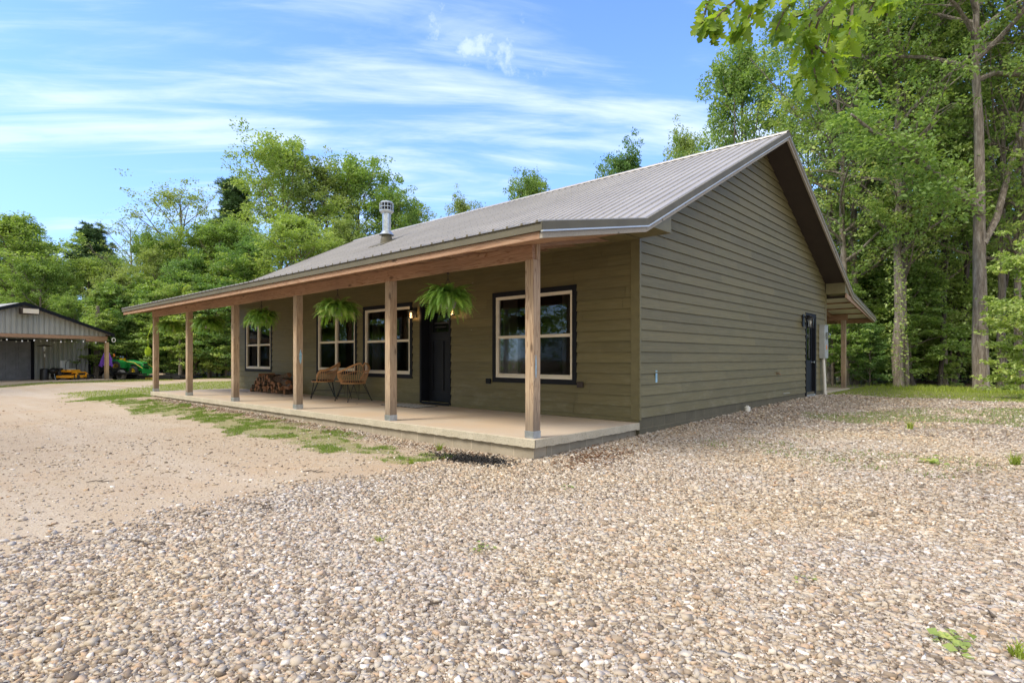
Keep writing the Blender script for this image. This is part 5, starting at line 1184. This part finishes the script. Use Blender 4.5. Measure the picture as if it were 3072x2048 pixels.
for (u, v, s_, lb) in [(52, 1194, .045, 'pale rock on the dirt drive at left'), (36, 1237, .04, 'orange rock on the drive near the left edge'), (1035, 985, .06, 'grey rock in the grass strip by the porch'), (39, 1265, .035, 'white rock near the left edge of the drive')]:
    x, y = gpt(u, v); b = MB(); b.add([tuple(p*s_*np.array([1,.8,.55])*rnd.uniform(.8,1.2)) for p in ICO], [tuple(f) for f in ICF]); o = b.build('rock', M['rock'], None, bevel=.004); o.location = (x, y, float(gz(x, y))+s_*.25); tag(o, lb, 'rock')

# ------------------------------------------------------------------ garage on the left
P0 = at(322/1.30612, 31, v=1139/1.30612); GA = math.atan2(.949, -.314)
ga = empty('garage', (P0[0], P0[1], -.14), GA, 'grey metal garage with black roof edge, open front overhang and dark roll up door', 'garage')
m, nt, bs = new_mat('ribbed grey siding'); t = nd(nt, 'ShaderNodeTexCoord'); sp = nd(nt, 'ShaderNodeSeparateXYZ'); nt.links.new(t.outputs['Object'], sp.inputs[0])
fr = mth(nt, 'ABSOLUTE', mth(nt, 'SUBTRACT', mth(nt, 'FRACT', mth(nt, 'MULTIPLY', sp.outputs[0], 4.37)), .5))
c = ramp(nt, noise(nt, coords(nt), 1.2, 3), [(.3, (.34,.34,.31)), (.7, (.40,.40,.37))]); nt.links.new(c, bs.inputs['Base Color']); bs.inputs['Roughness'].default_value = .45; bs.inputs['Metallic'].default_value = .2
bump(nt, bs, ramp(nt, fr, [(.36, (0,0,0)), (.44, (1,1,1))]), 1, .03); M['garage_siding'] = m
AX, AZ, EZg = -3.95, 3.85, 2.50; sl_ = (AZ-EZg)/(0.10-AX); LX = AX-(AZ-1.6)/sl_
zg = lambda x: AZ-abs(x-AX)*sl_
def ribbed(name, x0, x1, z0, ztopf, y, holes=()):
    mb_ = MB(); x = x0; st = .2286
    while x < x1-1e-4:
        xb = min(x+st, x1); pr = [(0, 0), (.10, 0), (.12, .02), (.15, .02), (.17, 0), (.2286, 0)]
        for (a, ha), (b_, hb) in zip(pr, pr[1:]):
            xa, xc = x+a, min(x+b_, x1)
            if xa >= x1: continue
            zlo = z0
            for (h0, h1, hz) in holes:
                if h0 < (xa+xc)/2 < h1: zlo = hz
            mb_.add([(xa, y-ha, zlo), (xc, y-hb, zlo), (xc, y-hb, ztopf(xc)), (xa, y-ha, ztopf(xa))], [(0,1,2,3)])
        x += st
    return mb_.build(name, M['garage_siding'], ga)
ribbed('gable_siding', -8.2, -.1, 2.36, lambda x: zg(x)-.1, 0)
ribbed('front_wall', -8.0, .62, .05, lambda x: min(2.75, 9), 2.8, [(-6.2, -2.06, 2.17)])
b = MB(); b.box(.62, .74, 2.76, 2.9, .03, 2.75); b.box(.70, .74, 2.9, 11, .03, 2.75); b.build('wall_corner_trim', M['blacktrim'], ga)
b = MB(); b.prism([(.1, EZg), (AX, AZ), (LX, 1.6), (LX, 1.5), (AX, AZ-.10), (.1, EZg-.1)], -.32, 10.9, 'y'); b.build('roof', M['roof'], ga)
b = MB(); b.prism([(.16, EZg+.01), (AX, AZ+.03), (LX, 1.64), (LX, 1.46), (AX, AZ-.14), (.16, EZg-.15)], -.36, -.325, 'y'); b.box(.105, .17, -.3, 10.9, EZg-.14, EZg+.02); b.build('roof_edge', M['blacktrim'], ga)
b = MB(); b.box(-8.2, .0, -.02, .05, 2.18, 2.35); b.box(-1.05, -.02, .0, .1, 2.05, 2.175); b.build('front_beam', M['wood_x'], ga)
for x in (0, -8.0):
    b = MB(); b.box(x-.08, x+.08, -.02, .14, -.1, 2.04 if x == 0 else 2.17); b.build('garage_post', M['fresh_post'], ga, bevel=.004)
b = MB(); b.prism([(.1, EZg-.11), (AX, AZ-.11), (AX-4, 2.4), (AX-4, 2.37), (.1, EZg-.14)], .06, 2.79, 'y'); b.build('porch_ceiling', M['soffit'], ga)
b = MB(); b.box(-9, .15, -.25, 3.2, -.5, .04); b.box(-9, .74, 2.9, 11, -.5, .04); b.build('concrete_slab', M['slab'], ga, bevel=.01)
gd = empty('garage_door'); gd.parent = ga
b = MB(); b.box(-6.1, -2.16, 2.84, 2.88, .045, 2.07)
for r in range(4):
    z0_ = .09+r*.50
    for c_ in range(7):
        x0_ = -2.24-c_*.56
        for (p, q, e, f_) in ((x0_-.48, x0_, z0_, z0_+.02), (x0_-.48, x0_, z0_+.38, z0_+.40), (x0_-.48, x0_-.46, z0_+.02, z0_+.38), (x0_-.02, x0_, z0_+.02, z0_+.38)): b.box(p, q, 2.822, 2.84, e, f_)
m2 = plain('charcoal door panels', (.2,.2,.205), .5); b.build('door_panels', m2, gd)
b = MB(); b.box(-2.16, -2.04, 2.76, 2.86, .045, 2.17); b.box(-6.24, -2.16, 2.76, 2.86, 2.07, 2.17); b.build('door_frame', M['blacktrim'], gd)
fl = empty('floodlight', (-3.80, -.42, 3.30)); fl.parent = ga
b = MB(); b.box(-.36, .36, -.14, .16, -.02, .28); b.build('housing', M['soffit'], fl, bevel=.02); b = MB(); b.box(-.32, .32, -.16, -.145, .02, .24); b.build('lens', M['cream'], fl)
# string lights hung under the garage beam
sg = empty('string_lights', (P0[0], P0[1], -.14), GA, 'string of small round bulbs looped under the garage front beam', 'string lights')
w1 = MB(); bulbs = []
for (y_, off) in ((-.06, 0), (1.2, .35)):
    pts = []
    for k in range(5):
        x0_ = -8.1+k*1.65+off
        for j in range(6): t_a = j/6; pts.append((x0_+1.65*t_a, y_, 2.2-.10*math.sin(math.pi*t_a)-.04))
        for j in (1, 3.2, 5): t_a = j/6; bulbs.append((x0_+1.65*t_a, y_, 2.2-.10*math.sin(math.pi*t_a)-.09))
    w1.tube([p for p in pts if p[0] < .05], .008, 4)
w1.build('wire', M['black_metal'], sg); bb = None
for q in bulbs:
    if q[0] > .05: continue
    if bb is None: b = MB(); b.lathe([(.012, .035), (.02, .02), (.036, -.01), (.03, -.04), (.004, -.055)], (0,0,0), 10); bb = o = b.build('bulb', M['string_bulb'], sg, smooth=True)
    else: o = bb.copy(); C.objects.link(o); o.parent = sg
    o.location = q
b = MB(); b.tube([(.09+.09*math.cos(a/6*math.pi), -.4, 2.16+.11*math.sin(a/6*math.pi)) for a in range(13)], .022, 6); b.build('coiled_end', M['white_plastic'], sg)
def G(x, y): # garage frame to world
    return (P0[0]+x*math.cos(GA)-y*math.sin(GA), P0[1]+x*math.sin(GA)+y*math.cos(GA))
def gobj(name, x, y, rz, lb, cat, z=-.10): return empty(name, (*G(x, y), z), GA+rz, lb, cat)
h = gobj('patio_heater', -2.21, 1.5, 0, 'tall patio heater with flat round hood and black tank base beside the garage door', 'patio heater')
b = MB(); b.lathe([(.19, 0), (.19, .55), (.17, .58), (.06, .60)], (0,0,0), 24); b.build('base', M['black_metal'], h, smooth=True)
b = MB(); b.tube([(0,0,.58), (0,0,1.55)], .028, 10); b.build('pole', M['dark_metal'], h)
b = MB(); b.lathe([(.05, 1.50), (.085, 1.62), (.10, 1.64), (.10, 1.74), (.04, 1.76)], (0,0,0), 16); b.build('burner', M['galv'], h, smooth=True)
b = MB(); b.lathe([(.31, 1.75), (.30, 1.77), (.14, 1.82), (.01, 1.83)], (0,0,0), 28); b.build('hood', M['dark_metal'], h, smooth=True)
b = MB(); b.tube([(0,-.035,1.2), (0,-.035,1.36)], .022, 8); b.build('label', M['white_plastic'], h)
h = gobj('kettle_grill', -1.92, 1.3, 0, 'small black kettle grill on three splayed legs beside the patio heater', 'grill')
b = MB(); b.lathe([(.03, .30), (.13, .34), (.19, .42), (.20, .48), (.19, .53), (.10, .58), (.02, .60)], (0,0,0), 22); b.tube([(-.04,0,.60), (-.04,0,.64), (.04,0,.64), (.04,0,.60)], .008, 6); b.build('kettle', M['black_metal'], h, smooth=True)
for k in range(3): a = k*2.094+.6; b = MB(); b.tube([(.08*math.cos(a), .08*math.sin(a), .38), (.2*math.cos(a), .2*math.sin(a), .0)], .011, 6); b.build('leg', M['galv'], h)
# riding mower
h = gobj('riding_mower', -1.12, 1.25, R(-68), 'orange yellow zero turn riding mower with grey seat under the garage overhang', 'lawn mower')
def wheel(par, name, x, y, z, r, w_, tire='rubber', rim='yellow_paint', rr=.55):
    e = empty(name, (x, y, z)); e.parent = par
    b = MB(); b.lathe([(r*rr, -w_*.42), (r*.9, -w_*.5), (r, -w_*.33), (r, w_*.33), (r*.9, w_*.5), (r*rr, w_*.42)], (0,0,0), 24, 'y'); b.build('tyre', M[tire], e, smooth=True)
    b = MB(); b.lathe([(r*rr, -w_*.42), (r*rr*.85, -w_*.30), (r*.2, -w_*.28), (r*.16, -w_*.44), (.004, -w_*.45)], (0,0,0), 20, 'y'); b.lathe([(r*rr, w_*.42), (r*rr*.85, w_*.30), (.004, w_*.3)], (0,0,0), 20, 'y'); b.build('rim', M[rim], e, smooth=True); return e
for y in (-.42, .42): wheel(h, 'rear_wheel', -.42, y, .25, .25, .22, rim='black_plastic')
for y in (-.33, .33): wheel(h, 'front_wheel', .62, y, .14, .14, .11, rim='yellow_paint', rr=.62)
b = MB(); b.box(-.75, -.1, -.33, .33, .25, .45); b.box(-.12, .55, -.22, .22, .22, .34); b.build('frame', M['black_plastic'], h, bevel=.02)
b = MB(); b.box(-.30, .28, -.34, .34, .38, .52); b.box(.28, .50, -.30, .30, .33, .42); b.build('body', M['orange_yellow'], h, bevel=.05)
for y in (-.33, .33): b = MB(); b.tube([(.3, y*.8, .33), (.5, y, .38), (.62, y, .34), (.62, y, .29)], .035, 8); b.box(.58, .66, y-.075, y+.075, .15, .29); b.build('caster_fork', M['orange_yellow'], h)
b = MB(); b.lathe([(.50, .09), (.54, .12), (.54, .2), (.48, .235)], (.12, 0, 0), 26); b.box(-.3, .5, -.6, .6, .10, .22); b.build('mower_deck', M['orange_yellow'], h, bevel=.02)
b = MB(); b.box(-.35, .12, -.24, .24, .50, .60); b.box(-.42, -.28, -.25, .25, .58, 1.02); b.build('seat', M['seatgrey'], h, bevel=.06)
for y in (-.36, .36): b = MB(); b.tube([(.05, y, .45), (.02, y, .75), (.10, y*1.15, .95), (.22, y*1.1, 1.02), (.16, y*.6, 1.03)], .018, 6); b.build('steering_lever', M['black_metal'], h)
for y in (-.4, .4): b = MB(); b.box(-.72, -.15, y-.12, y+.12, .50, .62); b.build('fender', M['black_plastic'], h, bevel=.05)
h = gobj('push_mower', -.18, 1.5, R(30), 'small dark push mower with bent handle behind the riding mower', 'lawn mower')
b = MB(); b.box(-.26, .26, -.22, .22, .10, .24); b.lathe([(.11, .24), (.11, .36), (.07, .40)], (0,0,0), 14); b.build('deck', M['black_plastic'], h, bevel=.04)
b = MB(); b.tube([(-.2,-.18,.2), (-.45,-.18,.62), (-.45,.18,.62), (-.2,.18,.2)], .014, 6); b.build('handle', M['galv'], h)
for (x, y) in ((-.25,-.25), (.25,-.25), (-.25,.25), (.25,.25)): wheel(h, 'wheel', x, y, .10, .10, .05, rim='white_plastic')

# cart with fender, umbrella, trailer, tractor, tyre, hanging ornament
def wobj(name, u, v, d, z, rz, lb, cat):
    p = at(u/1.30612, d, z=z); return empty(name, tuple(p), rz, lb, cat)
TD = YAW-R(6)      # facing across the view
h = wobj('utility_cart', 322, 1135, 31.6, -.25, TD, 'black two wheeled utility cart with rounded fender behind the garage post', 'cart')
b = MB(); b.box(-.45, 1.15, .05, .9, .38, .50); b.box(-.45, .35, .0, .85, .50, .74); b.box(1.1, 2.0, .4, .5, .36, .44); b.build('cart_bed', M['steelblack'], h, bevel=.03)
b = MB(); b.prism([(-.40, .30), (-.36, .52), (-.2, .66), (.15, .66), (.32, .50), (.36, .30), (.28, .30), (.24, .46), (.12, .58), (-.17, .58), (-.30, .48), (-.33, .30)], -.16, .14, 'y'); b.build('fender', M['steelblack'], h)
wheel(h, 'wheel', 0, 0, .26, .26, .2, 'grey_rubber', 'black_metal'); wheel(h, 'wheel', 0, .9, .26, .26, .2, 'grey_rubber', 'black_metal')
h = wobj('closed_umbrella', 320, 1100, 32.6, -.2, 0, 'folded purple patio umbrella standing behind the garage post', 'umbrella')
b = MB(); vs = []; n = 40
for j, (r_, z_) in enumerate([(.04, 1.78), (.10, 1.60), (.24, 1.2), (.33, .82), (.36, .78)]):
    for i in range(n): a = 2*math.pi*i/n; q = r_*(1+.16*math.sin(i*2*math.pi/5)*(j > 0)); vs.append((q*math.cos(a), q*math.sin(a), z_+(.05*math.sin(i*2*math.pi/5) if j > 2 else 0)))
b.add(vs, [(j*n+i, j*n+(i+1) % n, (j+1)*n+(i+1) % n, (j+1)*n+i) for j in range(4) for i in range(n)]); b.build('canopy', M['purple'], h, smooth=True)
b = MB(); b.tube([(0,0,0), (0,0,1.88)], .02, 8); b.lathe([(.2, -.02), (.2, .04), (.05, .06)], (0,0,0), 16); b.build('pole', M['meter_grey'], h)
h = wobj('flatbed_trailer', 420, 1140, 32.2, -.25, TD, 'low black flatbed trailer with yellow lettering on its side rail', 'trailer')
b = MB(); b.box(-1.9, 2.4, 0, 2.0, .12, .24); b.box(-.1, 1.9, -.06, -.001, -.02+.05, .34); b.box(-1.7, -.1, -.06, -.001, .1, .25); b.build('deck', M['steelblack'], h, bevel=.01)
b = MB(); b.beam((1.9, 0, .36), (2.75, .5, .2), .08, .1); b.beam((1.9, 1.6, .36), (2.75, .5, .2), .08, .1); b.tube([(2.7,.5,.0), (2.7,.5,.45)], .03, 8); b.build('drawbar', M['steelblack'], h)
for y in (-.12, 1.75): wheel(h, 'wheel', -1.05, y, .2, .2, .15, 'rubber', 'black_metal')
cu = bpy.data.curves.new('lettering', 'FONT'); cu.body = 'H H TRAILER'; cu.size = .14; cu.extrude = .004; to = bpy.data.objects.new('tmp', cu); C.objects.link(to)
dg = bpy.context.evaluated_depsgraph_get(); me = bpy.data.meshes.new_from_object(to.evaluated_get(dg)); C.objects.unlink(to); bpy.data.objects.remove(to)
o = link_mesh('lettering', me, M['yellow_text'], h); o.rotation_euler = (R(90), 0, 0); o.location = (.38, -.066, .10)
for i, (x, y, z, L_) in enumerate([(.25, .25, .42, .9), (.4, .55, .45, 1.2), (.9, .2, .44, .7)]):
    b = MB(); b.box(-L_/2, L_/2, -.12, .12, -.06, .06); o = b.build('lumber_block', M['lumber'], None, bevel=.01); q = Matrix.Rotation(TD, 3, 'Z') @ Vector((x, y, z-.12+.02)); o.location = Vector(h.location)+q; o.rotation_euler = (0, 0, TD+.1*i)
    tag(o, ['pale lumber block at the near left of the trailer load', 'longest pale lumber block on the trailer, behind the others', 'short pale lumber block at the right of the trailer load'][i], 'lumber')
# tractor
h = wobj('farm_tractor', 388, 1135, 33.0, -.005, TD-R(9), 'compact green farm tractor with yellow wheels standing on the trailer', 'tractor'); h.scale = (.86,)*3
for y in (-.5, .5): wheel(h, 'rear_wheel', -.45, y, .52, .52, .30, 'rubber', 'yellow_paint', .62)
for y in (-.42, .42): wheel(h, 'front_wheel', .85, y, .33, .33, .2, 'rubber', 'yellow_paint', .62)
b = MB(); b.prism([(-.05, .55), (1.35, .55), (1.40, .72), (1.30, .92), (.2, 1.08), (-.05, 1.0)], -.22, .22, 'y'); b.build('hood', M['green_paint'], h, bevel=.05)
b = MB(); b.box(-.6, 1.25, -.15, .15, .38, .56); b.build('chassis', M['green_paint'], h)
for y in (-1, 1): b = MB(); b.box(.35, 1.2, y*.225-.004, y*.225+.004, .66, .82); b.build('side_grille', M['black_plastic'], h)
b = MB(); b.box(1.36, 1.385, -.16, .16, .6, .85); b.build('front_grille', M['black_plastic'], h)
for y in (-.13, .13): b = MB(); b.lathe([(.045, 0), (.04, .02), (.004, .025)], (1.36, y, .78), 12, 'x'); b.build('headlight', M['cream'], h)
for y in (-.48, .48): b = MB(); b.prism([(-.95, .8), (-.85, 1.0), (-.6, 1.1), (-.2, 1.1), (.05, .95), (.1, .55), (.02, .55), (-.05, .88), (-.25, 1.02), (-.6, 1.02), (-.8, .93), (-.88, .8)], y-.17, y+.17, 'y'); b.build('fender', M['green_paint'], h)
b = MB(); b.box(-.55, -.2, -.22, .22, .85, .95); b.box(-.62, -.52, -.22, .22, .93, 1.2); b.build('seat', M['yellow_paint'], h, bevel=.04)
b = MB(); b.tube([(-.72,-.42,.9), (-.72,-.42,1.75), (-.72,.42,1.75), (-.72,.42,.9)], .03, 8); b.build('roll_bar', M['black_metal'], h)
b = MB(); b.lathe([(.05, 1.3), (.055, 1.34), (.055, 1.45), (.03, 1.5)], (-.72, -.5, 0), 12); b.build('beacon', M['orange_lens'], h)
b = MB(); b.tube([(.0, 0, .98), (-.12, 0, 1.16)], .015, 6); b.lathe([(.15, 0), (.165, .01), (.15, .02)], (-.13, 0, 1.16), 18); b.build('steering_wheel', M['black_metal'], h)
for y in (-.34, .34): b = MB(); b.beam((.1, y, .55), (.1, y, 1.02), .07, .12); b.beam((.1, y, .98), (.95, y, .80), .05, .07); b.beam((.95, y, .80), (1.75, y, .40), .05, .07); b.build('loader_arm', M['green_paint'], h)
b = MB(); b.prism([(1.7, .5), (1.75, .12), (2.15, .08), (2.12, .13), (1.8, .17), (1.76, .5)], -.6, .6, 'y'); b.build('bucket', M['green_paint'], h)
b = MB(); b.tube([(.2, -.40, 1.0), (.9, -.44, .92), (1.6, -.44, .55)], .015, 6); b.tube([(.2, .40, 1.0), (.9, .44, .92), (1.6, .44, .55)], .015, 6); b.build('loader_hose', M['yellow_paint'], h)
h = wobj('loose_tyre', 364, 1134, 31.9, -.2, TD-R(15), 'grey loose tyre standing upright against the trailer in front of the tractor', 'tyre'); h.location.z = .08
b = MB(); b.lathe([(.16, -.10), (.26, -.12), (.30, -.07), (.30, .07), (.26, .12), (.16, .10), (.15, 0)], (0,0,0), 28, 'y'); b.f = b.f[:-2]; b.build('tread', M['grey_rubber'], h, smooth=True)
h = wobj('hanging_ornament', 444, 1054, 33.2, .85, 0, 'round lime green woven rope ornament hanging from a twig near the far porch post', 'ornament'); h.location.z = 1.035-(1054-1074.2)/1.30612/FD*33.2
b = MB()
for k in range(9): a = k*math.pi/9; b.tube([(.155*math.cos(a)*math.cos(t*math.pi/8), .155*math.sin(a)*math.cos(t*math.pi/8), .26*math.sin(t*math.pi/8)) for t in range(17)], .014, 5)
for z_ in (-.16, -.06, .06, .16): r_ = .155*math.sqrt(max(.05, 1-(z_/.26)**2)); b.lathe([(r_+.012, z_-.014), (r_+.018, z_), (r_+.012, z_+.014)], (0,0,0), 18)
b.build('woven_ball', M['lime'], h)
b = MB(); b.tube([(-.03,0,.25), (-.02,0,.9)], .01, 5); b.tube([(.03,0,.25), (-.02,0,.9)], .01, 5); b.tube([(-.02,0,.9), (.1,.2,1.6), (.2,1.2,2.1)], .012, 5); b.build('cord', M['lime'], h)
